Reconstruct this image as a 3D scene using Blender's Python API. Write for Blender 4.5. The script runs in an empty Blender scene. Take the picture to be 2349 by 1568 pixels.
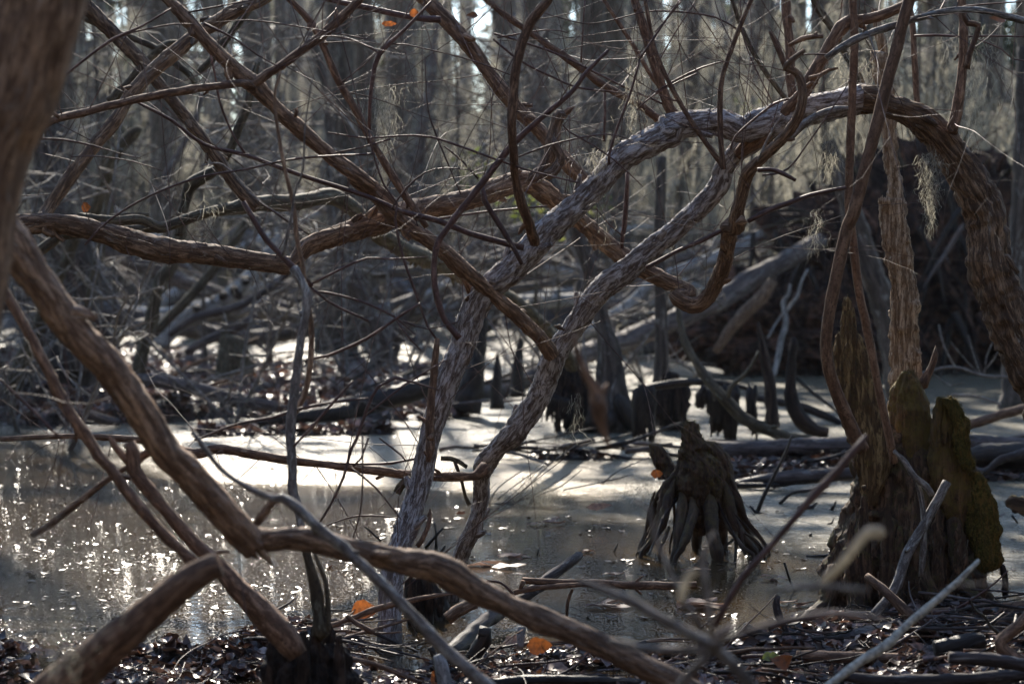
import bpy, math, random
import numpy as np
from mathutils import Vector

# ------------------------------------------------------------------ camera, world, sun
SC = bpy.context.scene
COL = SC.collection
CAMH, F, CX, CY, HOR = 1.10, 4893.0, 1174.5, 784.0, 601.0
PITCH = math.atan((CY - HOR) / F)
cam = bpy.data.cameras.new('camera')
cam.sensor_width = 36.0
cam.lens = 36.0 * F / 2349.0
cam.clip_start = 0.1
cam.clip_end = 1500
cam.dof.use_dof = True
cam.dof.focus_distance = 6.6
cam.dof.aperture_fstop = 4.2
cam.dof.aperture_blades = 0
camo = bpy.data.objects.new('camera', cam)
camo.location = (0, 0, CAMH)
camo.rotation_euler = (math.pi / 2 - PITCH, 0, 0)
COL.objects.link(camo)
SC.camera = camo

SUN_EL, SUN_AZ = math.radians(33), math.radians(-6)
SUN = np.array([math.sin(SUN_AZ) * math.cos(SUN_EL), math.cos(SUN_AZ) * math.cos(SUN_EL), math.sin(SUN_EL)])
w = bpy.data.worlds.new('World')
SC.world = w
w.use_nodes = True
wn = w.node_tree
bg = wn.nodes['Background']
sky = wn.nodes.new('ShaderNodeTexSky')
sky.sky_type = 'NISHITA'
sky.sun_disc = False
sky.sun_elevation = SUN_EL
sky.sun_rotation = SUN_AZ
sky.air_density = 1.0
sky.dust_density = 0.2
sky.ozone_density = 1.6
wn.links.new(sky.outputs[0], bg.inputs[0])
bg.inputs[1].default_value = 0.15
sl = bpy.data.lights.new('sun', 'SUN')
sl.energy = 5.0
sl.angle = math.radians(0.5)
sl.color = (1.0, 0.91, 0.78)
so = bpy.data.objects.new('sun', sl)
so.rotation_euler = Vector((-SUN[0], -SUN[1], -SUN[2])).to_track_quat('-Z', 'Y').to_euler()
so.location = (0, 0, 30)
COL.objects.link(so)
SC.view_settings.view_transform = 'Standard'
SC.view_settings.look = 'None'
SC.view_settings.exposure = 1.27
SC.view_settings.gamma = 1.0
SC.view_settings.use_curve_mapping = False

RNG = np.random.default_rng(7)
random.seed(7)
FW = np.array([0, math.cos(PITCH), -math.sin(PITCH)])
UP = np.array([0, math.sin(PITCH), math.cos(PITCH)])
RT = np.array([1.0, 0, 0])
CAM = np.array([0, 0, CAMH])

def P(x, y, d):
    """point at picture place (x, y) and depth d metres"""
    return CAM + d * (FW + RT * (x - CX) / F + UP * (CY - y) / F)
def G(x, y, z=0.0):
    """point of the ground plane at picture place"""
    r = FW + RT * (x - CX) / F + UP * (CY - y) / F
    return CAM + r * ((z - CAMH) / r[2])
def GD(y, z=0.0):
    return float(np.dot(G(CX, y, z) - CAM, FW))

TILE = {'a': (0, 0), 'b': (751.7, 0), 'c': (1503.4, 0), 'd': (0, 469.8), 'e': (751.7, 469.8), 'f': (1503.4, 469.8),
        'g': (0, 1004.4), 'h': (751.7, 1004.4), 'i': (1503.4, 1004.4)}
def parse(s):
    out = []; w = 20
    for t in s.split():
        ox, oy = TILE[t[0]]
        v = [float(q) for q in t[1:].split(',')]
        if len(v) > 2: w = v[2]
        out.append((ox + .36 * v[0], oy + .36 * v[1], .36 * w))
    return out
def trace(s, d, wob=0.0):
    """picture trace -> world points and radii; d = depth or list of depths spread along it"""
    q = parse(s)
    ds = [d] * len(q) if not isinstance(d, (list, tuple)) else list(np.interp(np.linspace(0, 1, len(q)), np.linspace(0, 1, len(d)), d))
    pts = np.array([P(x, y, dd) for (x, y, _), dd in zip(q, ds)])
    if wob: pts[1:-1, 1] += RNG.normal(0, wob, len(q) - 2)
    return pts, np.array([ww * dd / F / 2 for (_, _, ww), dd in zip(q, ds)])

# ------------------------------------------------------------------ noise
def vn(p, seed=0):
    p = np.asarray(p, float); i = np.floor(p).astype(np.int64); f = p - i; u = f * f * (3 - 2 * f)
    def h(a, b, c):
        n = (a * 374761393 + b * 668265263 + c * 1440662683 + seed * 97531) & 0xffffffff
        n = ((n ^ (n >> 13)) * 1274126177) & 0xffffffff
        n = ((n ^ (n >> 15)) * 2246822519) & 0xffffffff
        return ((n ^ (n >> 16)) & 0xffffff) / float(0xffffff)
    r = 0
    for dx in (0, 1):
        for dy in (0, 1):
            for dz in (0, 1):
                wgt = (u[:, 0] if dx else 1 - u[:, 0]) * (u[:, 1] if dy else 1 - u[:, 1]) * (u[:, 2] if dz else 1 - u[:, 2])
                r = r + wgt * h(i[:, 0] + dx, i[:, 1] + dy, i[:, 2] + dz)
    return r * 2 - 1
def fbm(p, o=3, seed=0):
    a, r = 1.0, 0
    for k in range(o):
        r = r + a * vn(np.asarray(p) * (2 ** k), seed + k); a *= .5
    return r

# ------------------------------------------------------------------ mesh collecting
class MB:
    def __init__(s): s.v = []; s.q = []; s.t = []; s.b = []; s.n = 0
    def add(s, v, q=None, bk=None, tint=0.0):
        v = np.asarray(v, float); m = len(v)
        s.v.append(v)
        s.b.append(v.copy() if bk is None else bk)
        s.t.append(np.full(m, tint) if np.isscalar(tint) else tint)
        s.q.append(np.asarray(q, np.int64) + s.n); s.n += m
    def build(s, name, mat, parent=None, smooth=True):
        v = np.concatenate(s.v); q = np.concatenate(s.q)
        me = bpy.data.meshes.new(name)
        if parent is not None:
            v = v - np.array(parent.location)
        me.vertices.add(len(v)); me.vertices.foreach_set('co', v.astype(np.float32).ravel())
        me.loops.add(len(q) * 4); me.polygons.add(len(q))
        me.loops.foreach_set('vertex_index', q.astype(np.int32).ravel())
        me.polygons.foreach_set('loop_start', np.arange(0, len(q) * 4, 4, dtype=np.int32))
        me.polygons.foreach_set('loop_total', np.full(len(q), 4, np.int32))
        me.update(calc_edges=True)
        me.polygons.foreach_set('use_smooth', np.full(len(q), smooth))
        a = me.attributes.new('bk', 'FLOAT_VECTOR', 'POINT'); a.data.foreach_set('vector', np.concatenate(s.b).astype(np.float32).ravel())
        a = me.attributes.new('tint', 'FLOAT', 'POINT'); a.data.foreach_set('value', np.concatenate(s.t).astype(np.float32))
        me.materials.append(mat)
        o = bpy.data.objects.new(name, me); COL.objects.link(o)
        if parent is not None: o.parent = parent
        return o

def spline(pts, rad, step):
    pts = np.asarray(pts, float); n = len(pts)
    e = np.vstack([2 * pts[0] - pts[1], pts, 2 * pts[-1] - pts[-2]])
    re = np.concatenate([[rad[0]], rad, [rad[-1]]])
    op, orr = [], []
    for i in range(n - 1):
        p0, p1, p2, p3 = e[i], e[i + 1], e[i + 2], e[i + 3]
        L = np.linalg.norm(p2 - p1); k = max(1, int(L / step))
        t = np.linspace(0, 1, k, endpoint=False)[:, None]
        op.append(.5 * (2 * p1 + (p2 - p0) * t + (2 * p0 - 5 * p1 + 4 * p2 - p3) * t ** 2 + (3 * p1 - p0 - 3 * p2 + p3) * t ** 3))
        t = t[:, 0]; orr.append(re[i + 1] * (1 - t) + re[i + 2] * t)
    op.append(pts[-1:]); orr.append(np.array([rad[-1]]))
    return np.vstack(op), np.concatenate(orr)

def tube(mb, pts, rad, segs=8, step=.05, rough=0.0, lump=0.0, seed=0, tint=None, flat=1.0, cap=True, ragged=0.0, jit=0.0, rnd=False):
    p, r = spline(pts, np.asarray(rad, float), step)
    n = len(p)
    if jit: p = p + np.stack([vn(p * 9 + 7 * k, seed + k) for k in range(3)], 1) * jit * r[:, None]
    tg = np.gradient(p, axis=0); tg /= np.linalg.norm(tg, axis=1)[:, None] + 1e-9
    s = np.concatenate([[0], np.cumsum(np.linalg.norm(np.diff(p, axis=0), axis=1))])
    nrm = np.cross(tg[0], [0.13, .9, .2]); nrm /= np.linalg.norm(nrm) + 1e-9
    N = np.zeros((n, 3))
    for i in range(n):
        nrm = nrm - tg[i] * np.dot(nrm, tg[i]); nrm /= np.linalg.norm(nrm) + 1e-9; N[i] = nrm
    B = np.cross(tg, N)
    th = np.linspace(0, 2 * math.pi, segs, endpoint=False)
    c, sn = np.cos(th), np.sin(th)
    off = RNG.random(3) * 50
    rm = float(np.mean(r)) + 1e-6
    bx = np.stack([np.broadcast_to(c * rm, (n, segs)), np.broadcast_to(sn * rm, (n, segs)), np.broadcast_to(s[:, None], (n, segs))], 2).reshape(-1, 3) + off
    R = np.repeat(r[:, None], segs, 1)
    if rough:
        q = bx / rm * np.array([3.6, 3.6, 1.5])
        q = q + fbm(bx / rm * .8, 2, seed + 30)[:, None] * .5
        ridg = 1 - np.abs(fbm(q, 2, seed + 3)) * 2
        R = R * (1 + rough * ridg.reshape(n, segs))
    if rnd:
        e0 = np.clip(s / (r[0] + 1e-6), 0, 1); e1 = np.clip((s[-1] - s) / (r[-1] + 1e-6), 0, 1)
        R = R * (np.sqrt(1 - (1 - e0) ** 2) * np.sqrt(1 - (1 - e1) ** 2) + .08)[:, None].clip(.1, 1)
    if lump:
        R = R * (1 + lump * fbm(bx / rm * np.array([.5, .5, .3]), 2, seed + 9).reshape(n, segs))
    V = p[:, None, :] + R[:, :, None] * (c[None, :, None] * N[:, None, :] + sn[None, :, None] * B[:, None, :] * flat)
    if ragged:
        e = vn(np.stack([c * 3, sn * 3, np.full(segs, seed * 1.7)], 1), 5)
        V[-1] += tg[-1] * (ragged * e)[:, None]; V[0] -= tg[0] * (ragged * e)[:, None] * 0
    i = np.arange(n - 1)[:, None] * segs; j = np.arange(segs)[None, :]; j2 = (j + 1) % segs
    q = np.stack([i + j, i + j2, i + segs + j2, i + segs + j], 2).reshape(-1, 4)
    V = V.reshape(-1, 3)
    if cap:
        a0 = len(V); V = np.vstack([V, p[0][None], (p[-1] - tg[-1] * r[-1] * .3)[None]])
        bx = np.vstack([bx, bx[:1], bx[-1:]])
        J = np.arange(segs); J2 = (J + 1) % segs; L = (n - 1) * segs
        h = segs // 2 * 2
        q0 = np.stack([np.full(segs, a0), J2, J, np.full(segs, a0)], 1)
        q1 = np.stack([np.full(segs, a0 + 1), L + J, L + J2, np.full(segs, a0 + 1)], 1)
        # quads made of two neighbouring fan triangles
        k = np.arange(0, segs - 1, 2)
        q0 = np.stack([np.full(len(k), a0), (k + 2) % segs, k + 1, k], 1)
        q1 = np.stack([np.full(len(k), a0 + 1), L + k, L + k + 1, L + (k + 2) % segs], 1)
        q = np.vstack([q, q0, q1])
    mb.add(V, q, bx, RNG.random() if tint is None else tint)
    return p, r

# ------------------------------------------------------------------ materials
def mat_new(name):
    m = bpy.data.materials.new(name); m.use_nodes = True
    nt = m.node_tree; b = nt.nodes['Principled BSDF']
    return m, nt, b
def nd(nt, t, **kw):
    n = nt.nodes.new(t)
    for k, v in kw.items():
        if hasattr(n, k): setattr(n, k, v)
        else: n.inputs[k].default_value = v
    return n
def ramp(nt, src, stops):
    r = nt.nodes.new('ShaderNodeValToRGB'); e = r.color_ramp.elements
    while len(e) < len(stops): e.new(.5)
    for k, (p, c) in enumerate(stops):
        e[k].position = p; e[k].color = (c[0], c[1], c[2], 1) if not np.isscalar(c) else (c, c, c, 1)
    nt.links.new(src, r.inputs[0]); return r.outputs[0]
def mix(nt, f, a, b):
    m = nt.nodes.new('ShaderNodeMix'); m.data_type = 'RGBA'
    for s, i in ((f, 0), (a, 6), (b, 7)):
        if hasattr(s, 'is_output'): nt.links.new(s, m.inputs[i])
        elif i == 0: m.inputs[0].default_value = s
        else: m.inputs[i].default_value = (*s, 1)
    return m.outputs[2]
def noise(nt, vec, scale, detail=4, rough=.55, dist=0.0):
    n = nt.nodes.new('ShaderNodeTexNoise'); n.inputs['Scale'].default_value = scale; n.inputs['Detail'].default_value = detail
    n.inputs['Roughness'].default_value = rough; n.inputs['Distortion'].default_value = dist
    nt.links.new(vec, n.inputs['Vector']); return n.outputs[0]
def bark(name, dark, light, sc=60, stretch=.12, lichen=0.0, lcol=(.42, .43, .40), moss=0.0, mcol=(.045, .055, .012), rough=.8, bump=.6, dist=.004):
    m, nt, b = mat_new(name)
    at = nd(nt, 'ShaderNodeAttribute', attribute_name='bk')
    mp = nd(nt, 'ShaderNodeMapping'); mp.inputs['Scale'].default_value = (1, 1, stretch); nt.links.new(at.outputs['Vector'], mp.inputs[0])
    n1 = noise(nt, mp.outputs[0], sc, 6, .65, .6)
    n2 = noise(nt, at.outputs['Vector'], sc * .12, 3)
    mpc = nd(nt, 'ShaderNodeMapping'); mpc.inputs['Scale'].default_value = (1, 1, min(1, stretch * 2.4)); nt.links.new(at.outputs['Vector'], mpc.inputs[0])
    n3 = noise(nt, mpc.outputs[0], sc * 2.6, 5, .7, .3)
    ti = nd(nt, 'ShaderNodeAttribute', attribute_name='tint')
    c = ramp(nt, n1, [(.33, tuple(np.array(dark) * .55)), (.47, dark), (.62, light), (.8, tuple(np.array(light) * 1.25))])
    c = mix(nt, ramp(nt, n2, [(.4, 0.0), (.65, .5)]), c, tuple(np.array(dark) * .8 + np.array(light) * .1))
    c = mix(nt, ramp(nt, n3, [(.36, .85), (.47, 0.0)]), c, tuple(np.array(dark) * .35))
    tv = nd(nt, 'ShaderNodeMath', operation='MULTIPLY_ADD'); nt.links.new(ti.outputs['Fac'], tv.inputs[0]); tv.inputs[1].default_value = .5; tv.inputs[2].default_value = .75
    hs = nd(nt, 'ShaderNodeHueSaturation'); nt.links.new(c, hs.inputs['Color']); nt.links.new(tv.outputs[0], hs.inputs['Value']); c = hs.outputs[0]
    if lichen:
        mp2 = nd(nt, 'ShaderNodeMapping'); mp2.inputs['Scale'].default_value = (1, 1, .22); nt.links.new(at.outputs['Vector'], mp2.inputs[0])
        l1 = noise(nt, mp2.outputs[0], sc * .75, 8, .8, .6)
        c = mix(nt, ramp(nt, l1, [(.60 - lichen * .25, 0.0), (.70 - lichen * .25, .9)]), c, lcol)
    if moss:
        g = nd(nt, 'ShaderNodeNewGeometry'); sp = nd(nt, 'ShaderNodeSeparateXYZ'); nt.links.new(g.outputs['Normal'], sp.inputs[0])
        m1 = noise(nt, at.outputs['Vector'], 22, 8, .8, .5)
        ad = nd(nt, 'ShaderNodeMath', operation='MULTIPLY_ADD'); nt.links.new(sp.outputs[2], ad.inputs[0]); ad.inputs[1].default_value = .12; nt.links.new(m1, ad.inputs[2])
        mc = mix(nt, noise(nt, at.outputs['Vector'], 90, 3), mcol, tuple(np.array(mcol) * np.array([2.6, 2.0, 1.8])))
        c = mix(nt, ramp(nt, ad.outputs[0], [(.60 - moss * .25, 0.0), (.80 - moss * .25, .85)]), c, mc)
    # wet stain just above the water line
    gp = nd(nt, 'ShaderNodeNewGeometry'); sx = nd(nt, 'ShaderNodeSeparateXYZ'); nt.links.new(gp.outputs['Position'], sx.inputs[0])
    wz = nd(nt, 'ShaderNodeMath', operation='MULTIPLY_ADD'); nt.links.new(n2, wz.inputs[0]); wz.inputs[1].default_value = -.08; nt.links.new(sx.outputs[2], wz.inputs[2])
    wm = ramp(nt, wz.outputs[0], [(.0, .6), (.035, 0.0)])
    c = mix(nt, wm, c, tuple(np.array(dark) * .3))
    nt.links.new(c, b.inputs['Base Color'])
    rr_ = nd(nt, 'ShaderNodeMapRange'); nt.links.new(wm, rr_.inputs[0]); rr_.inputs[3].default_value = rough; rr_.inputs[4].default_value = .35; nt.links.new(rr_.outputs[0], b.inputs['Roughness'])
    b.inputs['Specular IOR Level'].default_value = .35
    bp = nd(nt, 'ShaderNodeBump'); bp.inputs['Strength'].default_value = bump; bp.inputs['Distance'].default_value = dist
    nt.links.new(n1, bp.inputs['Height']); nt.links.new(bp.outputs[0], b.inputs['Normal'])
    return m

M = {}
M['arch'] = bark('grey lichened bark', (.115, .088, .076), (.32, .27, .24), 125, .25, .5, (.56, .55, .56), bump=1.0, dist=.006)
M['oldarch'] = bark('furrowed brown bark', (.085, .052, .032), (.33, .22, .135), 110, .14, .12, (.33, .31, .27), bump=1.0, dist=.008)
M['brown'] = bark('smooth brown bark', (.115, .066, .042), (.34, .215, .14), 130, .2, .0, bump=.8)
M['tan'] = bark('flaking tan bark', (.135, .082, .052), (.48, .325, .215), 120, .15, .12, (.36, .34, .32), bump=1.0, dist=.006)
M['olive'] = bark('olive bark', (.05, .038, .022), (.15, .12, .075), 60, .15, .15, (.25, .26, .2), bump=.8)
M['vine'] = bark('reddish vine bark', (.135, .08, .052), (.26, .165, .11), 70, .3, .0, bump=.5)
M['twig'] = bark('reddish twig bark', (.075, .04, .034), (.16, .095, .08), 90, .3, .0, bump=.3, rough=.6)
M['greytwig'] = bark('grey twig bark', (.11, .095, .085), (.28, .25, .23), 90, .3, .3, bump=.3)
M['dark'] = bark('wet dark bark', (.016, .012, .01), (.05, .036, .027), 45, .12, .0, rough=.55, bump=.9, dist=.01)
M['log'] = bark('weathered grey wood', (.055, .043, .041), (.17, .138, .13), 40, .08, .2, (.3, .3, .29), bump=.8, dist=.008)
M['paleLog'] = bark('pale grey bark', (.2, .2, .2), (.42, .42, .42), 25, .3, .3, (.5, .5, .5), bump=.5)
M['rotten'] = bark('rotten heartwood', (.22, .14, .08), (.68, .53, .37), 90, .10, .25, (.66, .55, .42), bump=1.0, dist=.012)
M['stump'] = bark('mossy cypress wood', (.05, .03, .019), (.2, .12, .072), 46, .12, .0, moss=.28, mcol=(.05, .055, .012), bump=1.0, dist=.015)
M['mossystump'] = bark('moss grown cypress wood', (.06, .035, .02), (.22, .13, .07), 46, .12, .0, moss=.85, mcol=(.075, .066, .014), bump=1.0, dist=.015)
M['slab'] = bark('splintered olive wood', (.075, .045, .02), (.30, .215, .10), 60, .10, .0, moss=.25, mcol=(.06, .06, .014), bump=1.0, dist=.015)
M['ragged'] = bark('dark rotten stump wood', (.014, .009, .007), (.075, .048, .034), 45, .12, .0, bump=1.0, dist=.015)
M['knee'] = bark('dark cypress root wood', (.042, .026, .017), (.15, .095, .06), 55, .14, .0, moss=.32, mcol=(.05, .046, .014), bump=1.0, dist=.01)
M['mossy'] = bark('thick moss', (.06, .055, .012), (.17, .14, .03), 120, .9, .45, (.2, .12, .03), rough=1, bump=1.0, dist=.01)
M['cyp'] = bark('grey cypress bark', (.058, .045, .037), (.19, .155, .13), 30, .07, .2, (.32, .32, .3), bump=.9, dist=.012)
M['far'] = bark('distant grey bark', (.052, .04, .04), (.16, .128, .125), 18, .1, .3, (.36, .36, .35), bump=.4)
M['earth'] = bark('root ball earth', (.028, .016, .012), (.17, .09, .062), 7, .8, .0, bump=1.0, dist=.05)

def leafmat(name, stops, trans=.3, rough=.5, spec=.5):
    m, nt, b = mat_new(name)
    ti = nd(nt, 'ShaderNodeAttribute', attribute_name='tint')
    at = nd(nt, 'ShaderNodeAttribute', attribute_name='bk')
    c = ramp(nt, ti.outputs['Fac'], stops)
    c2 = mix(nt, ramp(nt, noise(nt, at.outputs['Vector'], 80, 3), [(.4, 0.0), (.65, .6)]), c, (.03, .02, .014))
    nt.links.new(c2, b.inputs['Base Color'])
    b.inputs['Roughness'].default_value = rough; b.inputs['Specular IOR Level'].default_value = spec
    out = nt.nodes['Material Output']
    tr = nd(nt, 'ShaderNodeBsdfTranslucent'); nt.links.new(c2, tr.inputs[0])
    ms = nd(nt, 'ShaderNodeMixShader'); ms.inputs[0].default_value = trans
    nt.links.new(b.outputs[0], ms.inputs[1]); nt.links.new(tr.outputs[0], ms.inputs[2]); nt.links.new(ms.outputs[0], out.inputs[0])
    return m
M['litter'] = leafmat('wet leaf litter', [(0, (.02, .012, .010)), (.35, (.06, .032, .024)), (.65, (.14, .07, .045)), (.88, (.27, .19, .18)), (1, (.32, .13, .05))], .2, .35, .6)
M['orange'] = leafmat('orange leaf', [(0, (.26, .075, .02)), (1, (.4, .13, .03))], .4, .55)
M['paleleaf'] = leafmat('pale tan leaf', [(0, (.34, .2, .14)), (1, (.42, .27, .2))], .3, .5)
M['moss'] = leafmat('spanish moss', [(0, (.28, .27, .22)), (1, (.54, .51, .42))], .6, .8, .1)
M['needle'] = leafmat('evergreen foliage', [(0, (.03, .045, .022)), (.7, (.06, .085, .035)), (1, (.13, .12, .06))], .35, .6, .3)
M['green'] = leafmat('yellow green leaf', [(0, (.16, .22, .04)), (1, (.28, .30, .06))], .5, .5)
M['straw'] = leafmat('pale dry reed', [(0, (.60, .56, .46)), (1, (.68, .64, .54))], .35, .6)
M['fleck'] = leafmat('glossy glint fleck', [(0, (.03, .022, .015)), (1, (.12, .09, .06))], .0, .22, .9)
def ground_mat():
    m, nt, b = mat_new('mud and leaf mould')
    g = nd(nt, 'ShaderNodeNewGeometry')
    n1 = noise(nt, g.outputs['Position'], 9, 8, .7); n2 = noise(nt, g.outputs['Position'], 60, 5, .7)
    c = ramp(nt, n1, [(.3, (.012, .009, .008)), (.5, (.03, .021, .017)), (.7, (.06, .04, .03))])
    c = mix(nt, ramp(nt, n2, [(.5, 0.0), (.7, .8)]), c, (.10, .065, .05))
    nt.links.new(c, b.inputs['Base Color'])
    nt.links.new(ramp(nt, n1, [(.4, .25), (.6, .8)]), b.inputs['Roughness'])
    bp = nd(nt, 'ShaderNodeBump'); bp.inputs['Strength'].default_value = 1; bp.inputs['Distance'].default_value = .03
    nt.links.new(n2, bp.inputs['Height']); nt.links.new(bp.outputs[0], b.inputs['Normal'])
    return m
M['ground'] = ground_mat()
def water_mat():
    m, nt, b = mat_new('swamp water with pale film')
    g = nd(nt, 'ShaderNodeNewGeometry'); pos = g.outputs['Position']
    fa = nd(nt, 'ShaderNodeAttribute', attribute_name='film')
    mp = nd(nt, 'ShaderNodeMapping'); mp.inputs['Scale'].default_value = (.7, 1.0, 1); nt.links.new(pos, mp.inputs[0])
    mp.inputs['Rotation'].default_value = (0, 0, .2)
    n1 = noise(nt, mp.outputs[0], 2.2, 6, .6, .8); n2 = noise(nt, mp.outputs[0], 22, 5, .7)
    n3 = noise(nt, pos, 140, 3, .7)
    ad = nd(nt, 'ShaderNodeMath', operation='ADD'); nt.links.new(fa.outputs['Fac'], ad.inputs[0]); nt.links.new(n1, ad.inputs[1])
    ad2 = nd(nt, 'ShaderNodeMath', operation='MULTIPLY_ADD'); nt.links.new(n2, ad2.inputs[0]); ad2.inputs[1].default_value = .62; nt.links.new(ad.outputs[0], ad2.inputs[2])
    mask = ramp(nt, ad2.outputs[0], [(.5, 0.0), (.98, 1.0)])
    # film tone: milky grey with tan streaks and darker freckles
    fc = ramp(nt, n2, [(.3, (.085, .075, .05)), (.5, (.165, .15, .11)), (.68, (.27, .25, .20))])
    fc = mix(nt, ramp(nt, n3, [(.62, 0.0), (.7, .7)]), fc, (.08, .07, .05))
    ta = nd(nt, 'ShaderNodeAttribute', attribute_name='silt_glare'); fc = mix(nt, ta.outputs['Fac'], fc, mix(nt, n2, (.30, .22, .12), (.56, .44, .28)))  # tan silt colour, lightened to paint in the sun glare
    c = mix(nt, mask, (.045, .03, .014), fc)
    nt.links.new(c, b.inputs['Base Color'])
    rg = ramp(nt, mask, [(0, .05), (1, .27)])
    nt.links.new(rg, b.inputs['Roughness'])
    b.inputs['IOR'].default_value = 1.33
    h1 = noise(nt, mp.outputs[0], 14, 2, .5); mps = nd(nt, 'ShaderNodeMapping'); mps.inputs['Scale'].default_value = (1, .28, 1); nt.links.new(pos, mps.inputs[0]); h2 = ramp(nt, noise(nt, mps.outputs[0], 150, 2, .5), [(.5, 0.0), (.72, 1.0)])
    b1 = nd(nt, 'ShaderNodeBump'); b1.inputs['Strength'].default_value = .05; b1.inputs['Distance'].default_value = .02; nt.links.new(h1, b1.inputs['Height'])
    b2 = nd(nt, 'ShaderNodeBump'); b2.inputs['Strength'].default_value = .35; b2.inputs['Distance'].default_value = .004; nt.links.new(h2, b2.inputs['Height'])
    nt.links.new(b1.outputs[0], b2.inputs['Normal']); nt.links.new(b2.outputs[0], b.inputs['Normal'])
    return m
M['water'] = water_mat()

# ------------------------------------------------------------------ things
def tag(o, label=None, cat=None, group=None, kind=None):
    if label: o['label'] = label
    if cat: o['category'] = cat
    if group: o['group'] = group
    if kind: o['kind'] = kind
    return o
def thing(name, label, cat, loc=(0, 0, 0), group=None):
    o = bpy.data.objects.new(name, None); o.empty_display_size = .1
    o.location = Vector([float(q) for q in loc]); COL.objects.link(o)
    return tag(o, label, cat, group)
def copy_tree(o, parent=None):
    c = o.copy(); COL.objects.link(c)
    if parent is not None: c.parent = parent
    for ch in o.children: copy_tree(ch, c)
    return c
PATHS = []
def limb(parent, name, mat, s, d, segs=14, step=.015, rough=.05, lump=.12, wob=.0, **kw):
    pts, r = trace(s, d, wob)
    if name in ('twig', 'branch') and mat in ('twig', 'greytwig') and np.mean(r) < .006: r = r * .66
    if name in ('root', 'knot', 'spur', 'rootlet', 'blade'): kw['rnd'] = True
    PATHS.append(trace(s, d)[0])
    if segs >= 10 and name in ('stem', 'branch', 'trunk') and mat != 'vine': kw.setdefault('jit', .12); lump *= 1.3; rough *= 1.1
    mb = MB(); p, rr = tube(mb, pts, r, segs, step, rough, lump, seed=int(RNG.integers(99)), **kw)
    if segs >= 12 and name in ('stem', 'trunk', 'branch') and mat in ('tan', 'brown', 'arch', 'oldarch', 'olive', 'greytwig'):
        for _ in range(max(1, int(len(p) * step / .22))):
            i = int(RNG.uniform(.06, .94) * (len(p) - 2)); t = p[i + 1] - p[i]; t /= np.linalg.norm(t) + 1e-9
            sd = RNG.normal(0, 1, 3); sd -= t * np.dot(sd, t); sd /= np.linalg.norm(sd); k = rr[i]; L = min(k * RNG.uniform(.3, 1.6), .022)
            q = np.array([p[i] + sd * k * .4, p[i] + sd * k * .95, p[i] + (sd + t * .4) * (k + L * .5), p[i] + (sd + t * .6) * (k + L)])
            w0 = min(k * RNG.uniform(.22, .5), .009); tube(mb, q, [w0 * 1.7, w0 * 1.3, w0, w0 * .7], 9, max(.004, k * .2), .2, .2)
    mb.build(name, M[mat], parent)
    return p, rr
def twig_path(p0, dr, L, n=7, curl=.28, droop=0.0):
    pts = [np.array(p0)]; d = np.array(dr, float); d /= np.linalg.norm(d)
    bend = RNG.normal(0, curl, 3) * .4
    for k in range(n - 1):
        d = d + bend / n + RNG.normal(0, curl * .22, 3) + np.array([0, 0, -droop / n]); d /= np.linalg.norm(d)
        pts.append(pts[-1] + d * L / (n - 1))
    return np.array(pts)
def twig_mesh(mb, p0, dr, L, r0, lvl=1, segs=5, step=.04, droop=0.0):
    q = twig_path(p0, dr, L, 8, .4, droop)
    rr = np.linspace(r0, r0 * .3, 8)
    tube(mb, q, rr, segs, step, cap=False)
    if lvl > 0:
        for k in range(2 + int(RNG.integers(3))):
            i = int(RNG.integers(2, 7)); t = q[i] - q[i - 1]; t /= np.linalg.norm(t)
            sd = RNG.normal(0, 1, 3); sd -= t * np.dot(sd, t); sd /= np.linalg.norm(sd)
            twig_mesh(mb, q[i], t * .75 + sd * .65, L * (.3 + .3 * RNG.random()), rr[i] * .65, lvl - 1, max(3, segs - 1), step, droop)
def add_twigs(parent, p, r, n, L=(.3, .8), r0=(.0009, .0019), mat='twig', up=.6, side=1.0, lvl=1, lo=.1, hi=.98):
    for _ in range(n):
        i = int((lo + (hi - lo) * RNG.random()) * (len(p) - 2)); t = p[i + 1] - p[i]; t /= np.linalg.norm(t) + 1e-9
        sd = RNG.normal(0, 1, 3) * np.array([1, .55, 1]); sd -= t * np.dot(sd, t)
        dr = t * RNG.normal(.3, .5) + sd * side + np.array([0, 0, up])
        mb = MB(); twig_mesh(mb, p[i], dr, RNG.uniform(*L), RNG.uniform(*r0), lvl)
        mb.build('twig', M[mat], parent)
def strand(mb, p0, L, wd, curl, n=9, down=1.0, tint=0.5):
    p = np.array(p0, float); d = RNG.normal(0, .6, 3); a = RNG.random() * 6.28
    st = L / (n - 1); pts = [p.copy()]
    for k in range(n - 1):
        d = d * .55 + RNG.normal(0, curl, 3) + np.array([0, 0, -down * .6]); d /= np.linalg.norm(d) + 1e-9
        p = p + d * st; pts.append(p.copy())
    pts = np.array(pts); sd = np.array([math.cos(a), math.sin(a) * .6, .25]) * wd / 2
    taper = np.linspace(1, .35, n)[:, None]
    V = np.empty((2 * n, 3)); V[0::2] = pts - sd * taper; V[1::2] = pts + sd * taper
    k = np.arange(n - 1) * 2
    mb.add(V, np.stack([k, k + 1, k + 3, k + 2], 1), None, tint)
def moss_clump(mb, c, w_, h, n, wd=.0016, curl=.55, depth=None, lens=(.25, .6)):
    for _ in range(n):
        z = RNG.random() ** 1.3
        wz = (1 - z * .75)
        p = np.array(c) + np.array([RNG.normal(0, w_ * .35 * wz), RNG.normal(0, (depth or w_) * .35 * wz), -z * h * .85])
        strand(mb, p, RNG.uniform(*lens) * h + .03, wd * RNG.uniform(.7, 1.3), curl, 8, tint=RNG.random())
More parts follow.
